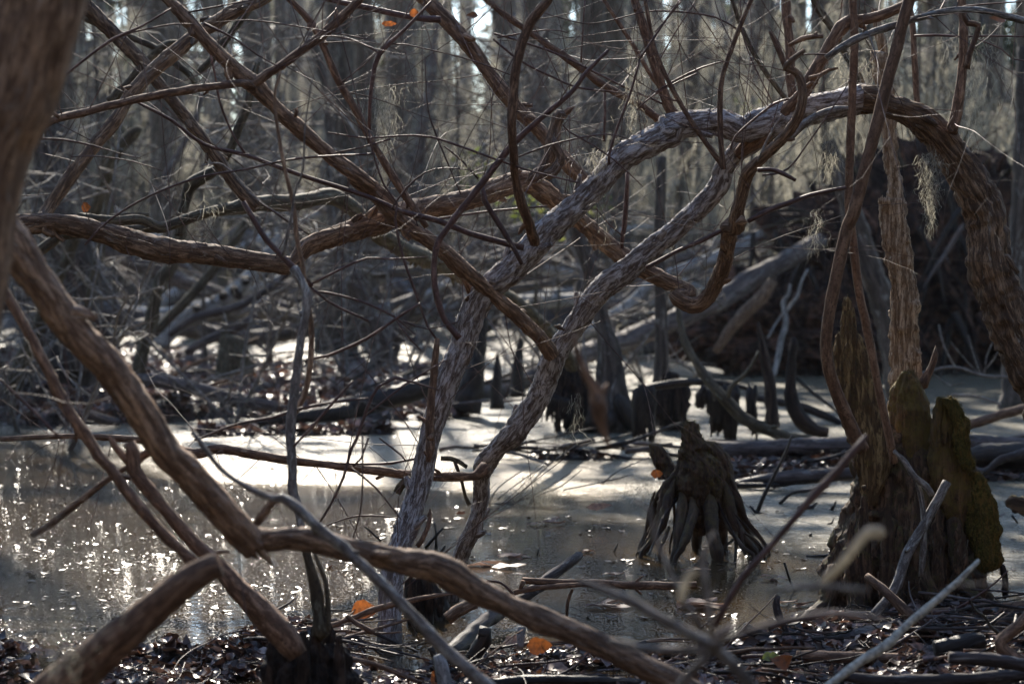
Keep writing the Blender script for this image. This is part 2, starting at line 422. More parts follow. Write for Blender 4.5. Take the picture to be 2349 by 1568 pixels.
def leaf(mb, c, L, W, tint, nrm=None, curl=.3, az=None, rows=5):
    """oval pointed leaf folded on its midrib and curled along it"""
    az = RNG.random() * 6.28 if az is None else az
    n = np.array([RNG.normal(0, .35), RNG.normal(0, .35), 1.0]) if nrm is None else np.array(nrm, float)
    n /= np.linalg.norm(n)
    u = np.array([math.cos(az), math.sin(az), 0.01]); u -= n * np.dot(u, n); u /= np.linalg.norm(u); v = np.cross(n, u)
    cu = RNG.normal(0, curl); fo = abs(RNG.normal(0, curl)); tw = RNG.normal(0, curl * .6); V = []
    for r in range(rows):
        t = r / (rows - 1); a = t * 2 - 1
        hw = W * .5 * (max(0, math.sin(math.pi * t ** .8)) ** .85 * (1 + RNG.normal(0, .13)) + .03)
        for b in (-1, 0, 1):
            V.append(np.array(c) + u * a * L * .5 + v * b * hw + n * (cu * a * a * L * .5 + fo * abs(b) * hw + tw * a * b * hw + RNG.normal(0, .03) * L))
    q = [[r * 3 + k, r * 3 + k + 1, r * 3 + k + 4, r * 3 + k + 3] for r in range(rows - 1) for k in range(2)]
    mb.add(np.array(V), q, None, tint)

# ------------------------------------------------------------------ ground and water
def pix(x, y):
    """picture place of ground point (arrays)"""
    dy = y; f = dy * FW[1] + (-CAMH) * FW[2]; u = dy * UP[1] + (-CAMH) * UP[2]
    return CX + F * x / f, CY - F * u / f
def sm(a, b, v): t = np.clip((v - a) / (b - a), 0, 1); return t * t * (3 - 2 * t)
def ground_h(x, y):
    x = np.asarray(x, float); y = np.asarray(y, float)
    q = np.stack([x, y, np.zeros_like(x)], -1).reshape(-1, 3)
    n = fbm(q * 1.3, 4, 11).reshape(x.shape); n2 = fbm(q * 6, 3, 21).reshape(x.shape)
    px, py = pix(x, np.maximum(y, 2.0))
    # near bank: its edge in picture height by picture place
    edge = np.interp(px, [-200, 200, 600, 680, 1000, 1400, 1650, 1800, 1900, 2250, 2349, 2700], [1500, 1490, 1462, 1440, 1418, 1436, 1440, 1415, 1385, 1385, 1440, 1440])
    near = sm(-14, 60, py - edge + 16 * n + 9 * n2)
    # leafy bank in the middle distance on the left
    mid = sm(0, 1, (px < 1085) * np.clip(np.minimum((py - 806 - 28 * sm(330, 520, px) - 10 * sm(700, 900, px)) / 12, (np.interp(px, [-300, 100, 500, 800, 1000, 1085], [985, 985, 965, 968, 975, 960]) - py) / 10) + .35 * n, 0, 1))
    bar = np.exp(-((py - 996 + (px - 600) * .012) / 9.0) ** 2) * sm(400, 470, px) * (1 - sm(880, 960, px)) + np.exp(-((py - 1052) / 9.0) ** 2) * sm(1170, 1240, px) * (1 - sm(1400, 1470, px))
    right = sm(1590, 1680, px) * sm(0, 14, py - 1022) * (1 - sm(1098, 1116, py)) * (1 - .3 * sm(2200, 2349, px))
    far = sm(36, 44, y + 4 * n)
    h = -.14 + .03 * n
    h = h + near * (.18 + .035 * n + .018 * n2) + mid * (.22 + .05 * n + .02 * n2) + bar * (.16 + .03 * n2) + right * (.16 + .03 * n2) + far * (.4 + .1 * n)
    h = h + np.clip((4.5 - y) * .02, 0, .2) + np.clip((y - 60) * .012, 0, 3)
    return h
def grid(xs, ys):
    X, Y = np.meshgrid(xs, ys); n, m = X.shape
    i = np.arange(n - 1)[:, None] * m; j = np.arange(m - 1)[None, :]
    return X, Y, np.stack([i + j, i + j + 1, i + m + j + 1, i + m + j], 2).reshape(-1, 4)
# fan shaped sheets: columns spread with distance so that near ground is fine and far ground reaches the horizon
def fan(ys, us):
    Y, U = np.meshgrid(ys, us, indexing='ij'); X = U * (Y * .55 + 2.5); n, m = X.shape
    i = np.arange(n - 1)[:, None] * m; j = np.arange(m - 1)[None, :]
    return X, Y, np.stack([i + j, i + j + 1, i + m + j + 1, i + m + j], 2).reshape(-1, 4)
ys = np.concatenate([np.linspace(-40, 3, 12), np.linspace(3.2, 9, 200), np.linspace(9.1, 24, 200), np.linspace(24.5, 70, 60), np.array([80, 100, 140, 200, 400, 900])])
X, Y, q = fan(ys, np.linspace(-1, 1, 321))
H = ground_h(X, Y)
mb = MB(); mb.add(np.stack([X, Y, H], 2).reshape(-1, 3), q)
tag(mb.build('ground', M['ground']), kind='structure')
ys = np.concatenate([np.linspace(1, 4, 6), np.linspace(4.1, 10, 120), np.linspace(10.2, 50, 120), [60]])
X, Y, q = fan(ys, np.linspace(-1, 1, 241))
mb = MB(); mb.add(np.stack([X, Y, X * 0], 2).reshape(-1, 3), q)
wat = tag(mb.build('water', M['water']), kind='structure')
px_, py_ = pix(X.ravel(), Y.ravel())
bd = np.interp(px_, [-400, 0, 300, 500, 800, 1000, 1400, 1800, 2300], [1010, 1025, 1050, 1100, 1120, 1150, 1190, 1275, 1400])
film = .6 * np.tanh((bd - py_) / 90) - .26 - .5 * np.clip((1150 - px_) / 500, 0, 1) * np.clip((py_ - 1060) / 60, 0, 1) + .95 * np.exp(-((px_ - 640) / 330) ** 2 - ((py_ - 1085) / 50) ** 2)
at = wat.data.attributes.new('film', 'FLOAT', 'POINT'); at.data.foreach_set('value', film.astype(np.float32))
silt_glare = np.exp(-((px_ - 850) / 620) ** 4 - ((py_ - 1110) / 75) ** 4) * .8  # ellipse of tan silt where the sun glare is put into the colour
at = wat.data.attributes.new('silt_glare', 'FLOAT', 'POINT'); at.data.foreach_set('value', silt_glare.astype(np.float32))
GH = lambda x, y: float(max(ground_h(np.array([x]), np.array([y]))[0], -.01))

exec_later = []
#PART2
# ================================================================== near trees and branches
# ---- the arching tree with grey lichened bark
T1 = thing('arching_tree', 'arching tree of pale grey lichened bark rising at centre and bending down to the right', 'tree', G(1100, 1483))
p_arch, r_arch = limb(T1, 'trunk', 'arch',
    'h370,1620,190 h375,1430,168 h385,1330,150 h400,1000,150 h430,800,150 h500,600,150 h560,400,130 h620,150,130 e690,1340,140 e780,1080,140 e860,900,150 e925,700,155 e1000,560,170 e1180,400,170 e1330,240,165 e1500,80,160 b1700,1190,150 b1850,1020,160 b2000,930,160 b2200,830,160 c50,830,160 c200,785,170 c400,780,165 c550,840,150 c700,790,190 c900,720,190 c1150,660,175 c1350,625,175',
    [6.05, 6.3, 6.3, 6.3, 6.35], segs=30, step=.008, rough=.13, lump=.10, jit=.12)
p_arch2, _ = limb(T1, 'trunk', 'oldarch',
    'c1310,632,170 c1400,640,175 c1500,675,150 c1600,710,160 c1700,770,180 c1850,920,200 c2000,1150,220 c2100,1380,240 f2150,400,260 f2250,700,270 f2349,950,275 f2500,1300,280 f2600,1900,300 f2650,2800,330',
    [6.33, 6.35, 6.4, 6.4, 6.4], segs=34, step=.008, rough=.17, lump=.10, jit=.1)
p_s2, r_s2 = limb(T1, 'stem', 'arch',
    'h780,1080,85 h830,840,85 h860,700,100 h930,560,105 h980,380,92 h985,230,95 h1000,170,120 h1070,80,120 e1200,1420,150 e1330,1250,130 e1400,1080,150 e1450,950,150 e1560,790,130 e1720,560,140 e1850,450,150 e2050,300,130 e2300,80,120 c400,1200,120 c445,1060,115 c520,960,120 c650,880,140 c760,830,150',
    [6.95, 6.8, 6.6, 6.5, 6.42, 6.38], segs=26, step=.008, rough=.13, lump=.12, jit=.15)
p_b3, r_b3 = limb(T1, 'branch', 'brown',
    'c520,990,70 c620,900,100 c700,840,110 c830,700,90 c930,600,80 c1000,480,90 c1080,340,80 c1150,230,85 c1230,140,70 c1400,110,60 c1570,40,55 c1700,-60,50',
    [6.36, 6.25, 6.2], segs=16, step=.01, rough=.09)
limb(T1, 'branch', 'greytwig', 'c850,885,40 c950,790,50 c1050,730,50 c1150,700,45 c1230,690,30', 6.2, segs=10)
p_b4, _ = limb(T1, 'branch', 'greytwig', 'c1090,370,40 c1170,310,45 c1300,240,48 c1500,170,45 c1700,110,42 c1950,60,42 c2150,80,42 c2300,120,45 c2500,170,45', 6.1, segs=12)
limb(T1, 'branch', 'brown', 'c1950,50,20 c1990,150,40 c2060,165,35 c2000,350,40 c1985,440,40', 6.15, segs=8)
p_b6, _ = limb(T1, 'branch', 'brown', 'c1955,-20,50 c1962,250,55 c1955,450,58 c1925,700,70 c1885,850,80', 6.3, segs=12)
limb(T1, 'branch', 'brown', 'c1885,840,30 c1865,810,20 c1900,740,8', 6.25, segs=6)
limb(T1, 'branch', 'greytwig', 'c650,1030,15 c700,920,22 c760,810,25 c805,730,18', 6.1, segs=8)
p_b7, _ = limb(T1, 'branch', 'brown', 'c435,1080,35 c418,900,35 c412,650,35 c430,480,32 c520,220,30 c620,-20,26', 6.2, segs=8)
p_b8, _ = limb(T1, 'branch', 'brown', 'c430,1060,35 c280,850,32 c120,590,32 c0,330,30 b2050,150,26 b2020,-20,24', 6.25, segs=8)
p_b9, _ = limb(T1, 'branch', 'olive', 'c845,650,32 c760,540,34 c650,380,32 c560,200,30 c480,-20,28', 6.5, segs=8)
limb(T1, 'branch', 'brown', 'c980,500,30 c1050,480,26 c1110,445,22 c1165,435,14', 6.15, segs=7)
limb(T1, 'branch', 'brown', 'c950,560,26 c990,530,24 c1035,530,12', 6.15, segs=7)
limb(T1, 'branch', 'twig', 'c1120,350,20 c1000,345,16 c900,355,12', 6.15, segs=6)
limb(T1, 'branch', 'twig', 'c480,950,20 c510,870,22 c640,750,22 c760,660,24 c850,630,20', 6.1, segs=6)
# low limb that leaves the second stem towards the left
p_b10, _ = limb(T1, 'branch', 'brown',
    'h1010,180,80 h960,225,65 h900,242,58 h750,248,58 h600,240,58 h300,208,55 h0,170,50 g1900,150,52 g1650,110,58 g1400,72,56 g1250,95,66 g1080,60,50 d900,1500,42 d500,1475,36 d0,1492,32',
    [6.6, 6.5, 6.5, 6.6], segs=14, step=.012, rough=.1)
limb(T1, 'branch', 'twig', 'h590,125,24 h480,145,24 h380,162,30 h200,165,22 h80,160,18', 6.3, segs=7)
limb(T1, 'branch', 'olive', 'h890,185,28 h830,145,34 h780,130,34 h720,128,30', 6.4, segs=8)
limb(T1, 'branch', 'olive', 'h810,150,24 h850,260,22 h880,380,20 h905,430,30', 6.6, segs=7)
limb(T1, 'branch', 'olive', 'h560,190,30 h520,250,45 h460,310,55 h440,350,50', 6.5, segs=8)
p_b11, _ = limb(T1, 'branch', 'brown', 'h640,500,14 h650,440,0 h655,480,22 h640,560,28 h600,650,30 h570,690,34', 6.2, segs=7)
limb(T1, 'branch', 'brown', 'e655,1560,46 e650,1430,60 e655,1300,50 e675,1100,45 e692,900,36 e695,850,30', 6.15, segs=12, rough=.1)
limb(T1, 'branch', 'brown', 'e655,1400,36 e610,1370,28 e575,1345,16', 6.15, segs=7)
limb(T1, 'branch', 'brown', 'h640,150,30 h655,60,58 h650,-20,58 e655,1500,50', 6.12, segs=12)
limb(T1, 'branch', 'twig', 'h470,520,14 h380,500,18 h200,495,20 h60,530,16 h-60,580,12', 6.25, segs=6)
limb(T1, 'knot', 'brown', 'h470,560,30 h430,560,34 h400,570,20', 6.25, segs=8)
# knots and stubs on the trunk
limb(T1, 'knot', 'oldarch', 'e930,640,60 e890,590,50 e870,600,36', 6.28, segs=9, rough=.15)
limb(T1, 'knot', 'oldarch', 'e1510,800,46 e1470,775,40 e1440,770,22', 6.35, segs=9, rough=.15)

# ---- brown limbs that come down from the upper left and lean on the arching tree
T2 = thing('leaning_shrub', 'brown forked shrub stem crossing from the top left down to the grey double stem', 'shrub', G(1150, 1440))
p_e, _ = limb(T2, 'stem', 'tan', 'a1040,-30,60 a1200,130,80 a1350,300,80 a1500,440,85 a1620,540,112 a1750,680,90 a1900,820,95 a2100,990,90 a2349,1180,92 b180,1120,100 b380,1300,110 e450,90,105 e700,270,90 e850,400,98 e1000,530,90 e1200,700,90 e1350,850,92 e1430,960,85',
    [5.9, 5.95, 6.05, 6.2, 6.42], segs=20, step=.01, rough=.11, jit=.1)
p_e2, _ = limb(T2, 'branch', 'brown', 'a1600,550,70 a1700,470,56 a1800,410,58 a2050,230,58 a2250,40,55 a2340,-60,50', 5.93, segs=12, rough=.08)
p_e3, _ = limb(T2, 'branch', 'brown', 'a1610,550,70 a1530,530,48 a1450,540,44 a1100,590,50 a800,650,50 a500,725,50 a370,755,52 a250,810,45 a120,860,36', [5.93, 5.8, 5.6], segs=12, rough=.08)
limb(T2, 'branch', 'brown', 'a380,750,26 a350,730,26 a325,700,18', 5.65, segs=6)
limb(T2, 'branch', 'brown', 'a1880,750,22 a1890,710,30 a1885,690,20', 5.93, segs=6)
limb(T2, 'branch', 'brown', 'e910,560,46 e880,480,46 e850,440,42 e820,410,36', 6.3, segs=9)
for s, d in (('a240,885,22 a400,890,24 a600,930,22 a750,975,14 a900,1010,9', 5.7),
             ('a870,650,16 a950,690,22 a1100,770,24 a1300,920,26 a1570,990,28 a1900,1110,30 a2349,1255,32 b480,1350,34 e700,100,40 e900,180,40 e1150,250,42 e1250,275,40', 6.0),
             ('a450,1000,10 a620,995,14 a850,1030,14 a1040,1090,10', 5.8),
             ('a1340,340,20 a1370,480,22 a1400,650,24 a1480,850,24 a1570,990,26', 6.0),
             ('a360,530,26 a500,410,26 a720,250,30 a900,170,24 a1090,55,20', 5.6),
             ('a720,250,16 a850,205,18 a1100,155,14 a1250,155,8', 5.6),
             ('a540,1560,20 a700,1400,22 a950,1250,22 a1270,1130,22 a1560,1080,20 a1900,1010,22 b300,980,20', 5.9),
             ('a1060,-20,12 a1290,130,0 a1600,130,14 a1900,170,14 a2349,250,12', 5.9),
             ('a1300,150,30 a1500,250,22 a1640,350,18 a1800,440,12', 5.85),
             ('a1200,80,22 a1600,0,14 a1900,-60,10', 5.85)):
    limb(T2, 'twig', 'twig', s, d, segs=6, step=.03, rough=0)

# ---- long kinked branch
T3 = thing('kinked_branch', 'long brown branch running level from the left and kinking up in a hook at right', 'branch', P(300, 545, 6.2))
p_f, _ = limb(T3, 'stem', 'tan', 'a-60,1440,130 a100,1430,130 a350,1420,120 a700,1490,130 d800,220,150 d1050,290,150 d1150,300,135 d1300,310,125 d1600,360,112 d1850,392,110', [5.9, 6.1], segs=26, step=.01, rough=.12, jit=.1, flat=.85, ragged=.01)
p_f2, _ = limb(T3, 'stem', 'tan', 'd1830,395,80 d1890,350,90 d1930,290,105 d1990,240,112 d2200,170,108 e0,210,125 e300,120,130 e500,40,130 b600,1330,130 b900,1265,120 b1100,1190,122 b1250,1155,125 b1380,1225,130 b1470,1310,120 b1600,1410,100 e1650,140,95 e1750,220,110 e1900,330,110 e2050,440,108 e2300,560,108 f130,590,100 f240,640,112 f320,600,110 f390,490,108 f430,400,105 f460,260,105 f475,150,115 c520,1440,112 c520,1350,88 c565,1180,84 c600,1090,84 c700,990,70 c800,895,68 c900,760,62 c940,620,60 c920,500,52 c880,450,50 c830,430,46 c860,390,42 c950,320,26',
    [6.1, 6.15, 6.45, 6.6, 6.5, 6.25, 6.0, 5.95], segs=24, step=.009, rough=.13, jit=.14, flat=.9)
limb(T3, 'spur', 'tan', 'b1280,1150,80 b1340,1110,84 b1390,1050,86 b1430,930,80 b1455,800,80 b1480,740,95 b1530,745,50', 6.3, segs=16, step=.01, rough=.16, lump=.2)
limb(T3, 'spur', 'tan', 'b1370,1130,60 b1440,1090,64 b1485,1010,60 b1450,930,50 b1440,870,40', 6.26, segs=12, step=.01, rough=.16)
limb(T3, 'spur', 'brown', 'b1480,745,50 b1540,700,36 b1580,675,10', 6.3, segs=8, rough=.2)
limb(T3, 'knot', 'tan', 'c510,1420,70 c550,1400,66 c592,1415,46', 6.2, segs=12, rough=.12)
limb(T3, 'branch', 'brown', 'c830,430,36 c800,350,40 c765,270,34 c730,200,22', 6.0, segs=9)
limb(T3, 'branch', 'brown', 'c850,290,22 c930,250,34 c1000,235,34 c1070,230,26', 6.05, segs=8)
limb(T3, 'branch', 'brown', 'c1010,230,20 c1030,205,18', 6.05, segs=6)
limb(T3, 'branch', 'twig', 'c650,1085,30 c730,1080,30 c800,1100,32 c895,1150,22', 5.95, segs=7)
limb(T3, 'twig', 'twig', 'c590,1410,30 c700,1350,34 c830,1300,30 c1000,1240,28 c1215,1195,24', 6.1, segs=6)
limb(T3, 'twig', 'twig', 'f-60,400,26 f0,370,28 f150,290,26 f300,225,30 f420,165,24', 6.3, segs=6)
limb(T3, 'twig', 'twig', 'c680,1115,18 c800,1100,20 c880,1040,20 c960,930,18 c1080,760,14 c1200,580,12 c1240,500,8', 6.0, segs=6)

# ---- forward sapling crossing the middle, and others overhead
T4 = thing('curved_sapling', 'smooth brown curved stem coming down from the top to rest on the grey trunk', 'sapling', P(1225, 560, 6.05))
p_k, _ = limb(T4, 'stem', 'brown', 'b1440,-60,52 b1400,10,55 b1300,130,62 b1235,290,66 b1195,480,62 b1178,650,60 b1172,800,55 b1185,1000,55 b1195,1120,55 b1230,1280,60 b1280,1420,66 e1300,180,70 e1320,240,70', [5.8, 5.85, 6.1], segs=14, step=.012, rough=.07)
T5 = thing('rough_sapling', 'rough brown sapling sloping from the top centre to the grey arching trunk', 'sapling', P(1340, 420, 6.45))
p_j, _ = limb(T5, 'stem', 'tan', 'b560,-60,90 b640,20,90 b750,130,100 b900,290,92 b1050,500,88 b1200,680,86 b1330,810,84 b1450,960,84 b1560,1080,95 b1640,1160,95', 6.5, segs=18, step=.01, rough=.12, jit=.12)
p_j2, _ = limb(T5, 'branch', 'twig', 'b-20,-10,30 b60,10,34 b250,50,38 b450,95,40 b600,120,40 b720,125,46', 6.4, segs=8)
T6 = thing('slender_shrub', 'slender shrub of thin straight stems crossing at the top right of centre', 'shrub', P(1540, 300, 6.6))
p_l, _ = limb(T6, 'stem', 'brown', 'b930,-80,34 b1010,0,36 b1150,110,38 b1350,250,42 b1550,390,48 b1750,540,48 b1950,650,48 b2060,720,48 b2140,800,46', 6.6, segs=12)
p_m, _ = limb(T6, 'stem', 'brown', 'b1950,-60,50 b1965,20,52 b2020,200,58 b2080,400,60 b2150,620,68 b2235,790,72', 6.5, segs=14, rough=.08)
p_m2, _ = limb(T6, 'stem', 'brown', 'b1740,-30,24 b1850,140,26 b1960,310,28 b2080,510,26 b2200,650,24', 6.7, segs=8)
p_m3, _ = limb(T6, 'stem', 'brown', 'c830,-40,56 c835,60,60 c850,250,62 c858,450,62 c868,560,60 c875,640,56', 6.9, segs=12)
p_m4, _ = limb(T6, 'stem', 'olive', 'c1000,-40,50 c1040,60,50 c1120,170,46 c1210,330,50 c1270,440,46 c1320,560,46', 6.9, segs=10)
limb(T6, 'stem', 'brown', 'c1610,-20,30 c1640,170,38 c1655,450,42 c1670,690,38', 7.0, segs=9)
for s, d in (('b1060,215,24 b1200,255,24 b1450,340,24 b1700,460,24 b1900,560,22 b2140,665,20 c60,690,18', 6.5),
             ('b1055,250,24 b1230,390,24 b1450,500,24 b1600,560,22 b1850,590,20', 6.5),
             ('b1080,240,20 b1300,310,0 b1400,190,14 b1530,210,12', 6.4),
             ('c0,210,22 c180,-10,16', 6.4), ('c20,395,14 c120,220,14 c260,0,12', 6.4), ('b1100,-10,0 b1500,120,12 b1700,150,12 b2000,80,14 c0,70,18 c200,80,20 c380,110,20 c520,185,18', 6.4),
             ('c0,590,20 c130,510,20 c300,430,20 c460,385,14', 6.3), ('b1640,-20,18 b1625,200,18 b1615,400,16', 6.6),
             ('b1765,580,24 b1768,700,26 b1760,900,24', 6.6), ('b1990,380,22 b1920,620,24 b1850,800,26 b1795,980,28 b1790,1050,26', 6.2),
             ('b1980,390,22 b2100,210,22 b2250,-10,18', 6.2), ('b1970,700,18 b2100,590,18 b2349,470,18', 6.3),
             ('b1910,1100,22 b1905,1250,34 b1890,1450,34 e1880,200,30 e1875,280,26', 6.45),
             ('b1680,700,0 b1600,830,18 b1500,800,18 b1700,930,18 b1850,1040,16 b2010,1190,10', 6.1),
             ('e1710,20,16 e1790,120,18 e1880,200,12', 6.3), ('c540,-10,14 c560,230,14 c640,440,14 c750,660,12', 6.4), ('c210,0,10 c330,160,10 c450,350,10', 6.4),
             ('c1860,-20,16 c1750,120,18 c1900,0,0 c1980,40,18 c2349,10,14', 6.2), ('c1650,230,24 c1800,225,26 c1960,235,22 c2120,230,20 c2349,235,16', 6.6),
             ('c1150,210,16 c1200,20,0 c1180,60,14 c1200,-40,12', 6.3), ('c2050,250,14 c2200,310,14 c2280,380,14 c2400,390,10', 6.6)):
    limb(T6, 'twig', 'twig', s.replace(' b1300,310,0', '').replace(' b1600,830,18', '').replace('c1750,120,18 c1900,0,0', 'c1800,90,18'), d, segs=6, step=.03, rough=0)
T7 = thing('red_twigged_shrub', 'thin red twigged shrub stem running down left of centre in front of the branches', 'shrub', P(950, 560, 6.0))
p_o, _ = limb(T7, 'stem', 'brown', 'a1810,-40,40 a1960,120,46 a2050,270,44 b60,500,45 b150,650,46 b300,930,48 b450,1180,48 b560,1340,46 b630,1450,40', 6.05, segs=12)
p_n, _ = limb(T7, 'stem', 'twig', 'b1790,318,22 b1650,460,26 b1550,590,34 b1350,760,36 b1190,910,42 b1080,1040,42 b980,1170,44 b800,1400,44 e770,140,40 e700,250,38 e678,400,38 e690,560,40 e730,700,40 e780,780,42 e840,850,44', 5.9, segs=10)
for s, d in (('b0,845,16 b250,880,18 b450,865,20 b650,872,24 b850,935,24 b1080,1018,22 b1300,1090,20 b1600,1165,16', 5.9),
             ('b260,830,18 b350,760,0 b290,980,20 b360,1180,22 b440,1290,22 e430,100,26 e480,330,28 e560,560,28 e640,780,24 e690,850,22', 5.85),
             ('b660,1400,26 b1000,1350,22 b1400,1312,20', 6.0), ('b50,975,18 b250,930,18 b400,885,22', 5.9),
             ('b940,650,0 b620,370,10 b640,700,16 b720,930,18 b850,1240,12', 6.0), ('b980,1180,30 b1000,1280,36 b1100,1440,36 e1170,250,34 e1240,380,28', 5.95),
             ('b1190,1010,20 b1400,930,20 b1600,880,16 b1800,855,14 b1950,900,10', 5.9), ('b740,930,16 b850,1020,18 b960,1140,18', 5.95),
             ('b400,1340,16 b500,1200,20 b620,1100,18 b760,1070,14 b960,1090,10', 5.9),
             ('b265,830,24 b270,640,26 b280,540,28 b300,420,32 b330,340,38 b400,270,30 b500,180,22 b660,10,16', 6.1),
             ('b330,340,24 b200,270,18 b0,220,14', 6.1), ('b400,280,16 b500,285,14 b900,380,14 b1170,480,12', 6.1),
             ('e640,330,10 e400,345,20 e250,340,22 e100,400,24 e0,450,24 d1990,500,22', 5.6), ('e640,1500,0 e560,830,10 e420,710,24 e200,610,26 e0,560,26 d2000,550,20', 5.6),
             ('d2349,740,26 d2100,620,28 d1960,500,30', 5.6), ('e590,625,16 e440,720,30 e250,850,32 e0,960,30 d1950,990,26', 5.6),
             ('e440,740,24 e520,850,20 e600,930,12', 5.7), ('e480,740,22 e640,790,14 e830,745,12', 5.8),
             ('e710,1180,16 e550,1130,24 e430,1100,30 e320,1160,34 e250,1300,34 e180,1500,36 h150,70,34 h100,250,30 h20,420,26 g2030,550,20', 5.4),
             ('d1550,-20,34 d1700,230,36 d1790,320,40 d1860,390,46 d1920,450,40 d1990,520,30', 5.5), ('g2349,0,18 g2300,130,20 g2250,180,18', 5.4),
             ('d1650,-20,18 d1800,80,18 d1970,190,16', 5.7), ('b30,0,10 a2349,920,14', 5.8),
             ('g2310,-20,16 g2310,300,20 g2290,500,20 g2220,720,14', 5.0), ('e230,1350,20 e500,1140,22 e750,990,14', 5.5),
             ('h330,0,18 h470,110,20 h500,150,14', 5.6), ('h150,190,20 h300,310,22 h470,520,12', 5.4)):
    toks = [t for t in s.split() if not t.endswith(',0')]
    if len(toks) > 1: limb(T7, 'twig', 'twig', ' '.join(toks), d, segs=6, step=.03, rough=0)
T7b = thing('pale_forked_sapling', 'blurred pale purplish sapling standing upright left of centre with a bud like node', 'sapling', G(716, 1500))
p_q, _ = limb(T7b, 'stem', 'greytwig', 'g1930,650,40 g1900,450,52 g1865,330,58 g1862,100,60 d1850,1500,60 d1855,1350,66 d1880,1150,56 d1910,900,56 d1945,700,56 d1955,580,58 d1910,470,50 d1870,400,60', [5.0, 5.1], segs=12)
limb(T7b, 'branch', 'tan', 'd1870,1330,50 d1930,1230,36 d1965,1100,36 d1985,880,36 d1975,700,36 d1940,560,34 d1930,400,30 d1890,200,30 d1870,0,28 a1800,1000,24 a1750,640,18 a1790,450,12', 5.15, segs=9)
limb(T7b, 'branch', 'greytwig', 'd1800,330,28 d1830,200,28 d1860,60,28 a1880,1220,22 a1930,1080,20 a1945,800,16 a1990,500,12', 5.1, segs=8)
limb(T7b, 'branch', 'twig', 'd1240,1500,24 d1500,1400,26 d1750,1350,28 d1870,1310,36 d2100,1260,26 d2349,1230,16', 5.1, segs=8)
limb(T7b, 'branch', 'twig', 'd1870,1540,26 d2000,1400,26 d2120,1260,30 d2250,1120,20', 5.0, segs=8)

# ---- the left group: two crossing limbs and their olive neighbours
T8 = thing('crossing_limbs', 'straight brown limb sloping down from the big trunk at the top left', 'branch', P(300, 250, 6.9))
p_g, _ = limb(T8, 'stem', 'oldarch', 'a430,-80,90 a540,30,92 a700,190,90 a850,340,86 a950,450,82 a1050,580,74 a1200,760,72 a1350,960,76 a1450,1100,82 a1550,1230,90 a1640,1325,100', 7.0, segs=16, step=.012, rough=.12, jit=.08)
limb(T8, 'branch', 'greytwig', 'a1270,1060,10 a1390,1040,20 a1480,1100,24 a1600,1240,24 a1750,1350,26 a1950,1500,16', 6.9, segs=7)
T9 = thing('grey_leaning_limb', 'lighter grey brown limb rising from the left to the top beside the forked stem', 'branch', P(110, 500, 6.6))
p_h, _ = limb(T9, 'stem', 'oldarch', 'a1760,-60,80 a1650,10,82 a1500,70,90 a1300,190,82 a1150,300,90 a950,480,98 a830,610,92 a740,760,82 a600,930,86 a450,1120,82 a300,1340,82 a270,1400,80', [6.8, 6.3], segs=18, step=.012, rough=.1, jit=.08)
T10 = thing('olive_limb', 'olive limb bending level behind the kinked branch and sloping to the black stump', 'branch', P(600, 470, 8.6))
p_i, _ = limb(T10, 'stem', 'olive', 'a500,1390,60 a580,1400,72 a750,1410,62 a900,1400,58 a1010,1450,72 a1150,1410,72 a1350,1350,68 a1600,1310,100 a1900,1285,92 a2100,1250,98 a2230,1320,98 a2330,1410,104 e330,190,118 e500,290,100 e700,370,110 e850,450,92 e1100,560,92 e1300,700,84 e1450,870,84 e1560,1020,90', [8.2, 8.4, 9.5, 13.4], segs=16, step=.02, rough=.12, jit=.1)
limb(T10, 'branch', 'olive', 'a500,1420,0 a700,1380,36 a820,1370,40 a950,1370,24'.replace('a500,1420,0 ', ''), 8.6, segs=8)
limb(T10, 'branch', 'olive', 'a1300,1400,0 d200,330,70 d330,240,70 d440,190,60 a1010,1450,60'.replace('a1300,1400,0 ', ''), 8.4, segs=10)
T11 = thing('thin_olive_tree', 'thin olive branches crossing behind the pale grey limb at top left', 'tree', P(400, 300, 8.6))
for s in ('a1640,-30,46 a1580,70,50 a1480,200,46 a1420,280,46 a1360,370,46 a1260,470,42', 'a1150,270,34 a1090,275,44 a1020,310,44 a960,370,50 a900,430,56 a820,530,60 a740,610,66 a690,650,56', 'a480,90,40 a560,120,46 a620,150,44 a700,190,40 a850,245,44 a980,300,44 a1050,350,44 a1150,430,44 a1210,480,40 a1240,530,30',
          'a1640,400,36 a1610,520,50 a1570,690,56 a1510,830,56 a1460,960,60 a1400,1060,60 a1300,1120,80 a1220,1180,84 a1180,1290,64 a1150,1420,56 d1140,200,54'):
    limb(T11, 'branch', 'olive', s, 8.7, segs=10, rough=.1)

# ---- big blurred trunk at the left edge, and the bent limb in front
T12 = thing('near_trunk', 'big blurred tree trunk leaning along the left edge close to the camera', 'tree', (-2.0, 3.0, 0))
pts, r = trace('a330,-500,640 a235,0,630 a155,300,620 a75,600,600 a-60,900,590 a-150,1200,580 d-215,261,580 d-330,900,590 d-450,1500,600 g-600,2500,640', 3.1)
mb = MB(); tube(mb, pts, r * .95, 60, .012, .06, .06, seed=4, tint=.9); mb.build('trunk', M['tan'], T12)
T13 = thing('bent_limb', 'thick brown limb bending from upper left to lower right across the foreground', 'branch', P(590, 1240, 4.2))
p_B, _ = limb(T13, 'stem', 'tan', 'd-170,-100,220 d50,200,222 d215,450,215 d385,700,216 d570,905,210 d760,1110,204 d910,1340,200 g1050,80,198 g1170,195,192 g1290,330,188 g1430,480,185 g1545,600,190 g1625,690,170', [3.9, 4.1], segs=32, step=.01, rough=.1, jit=.06, ragged=.02)
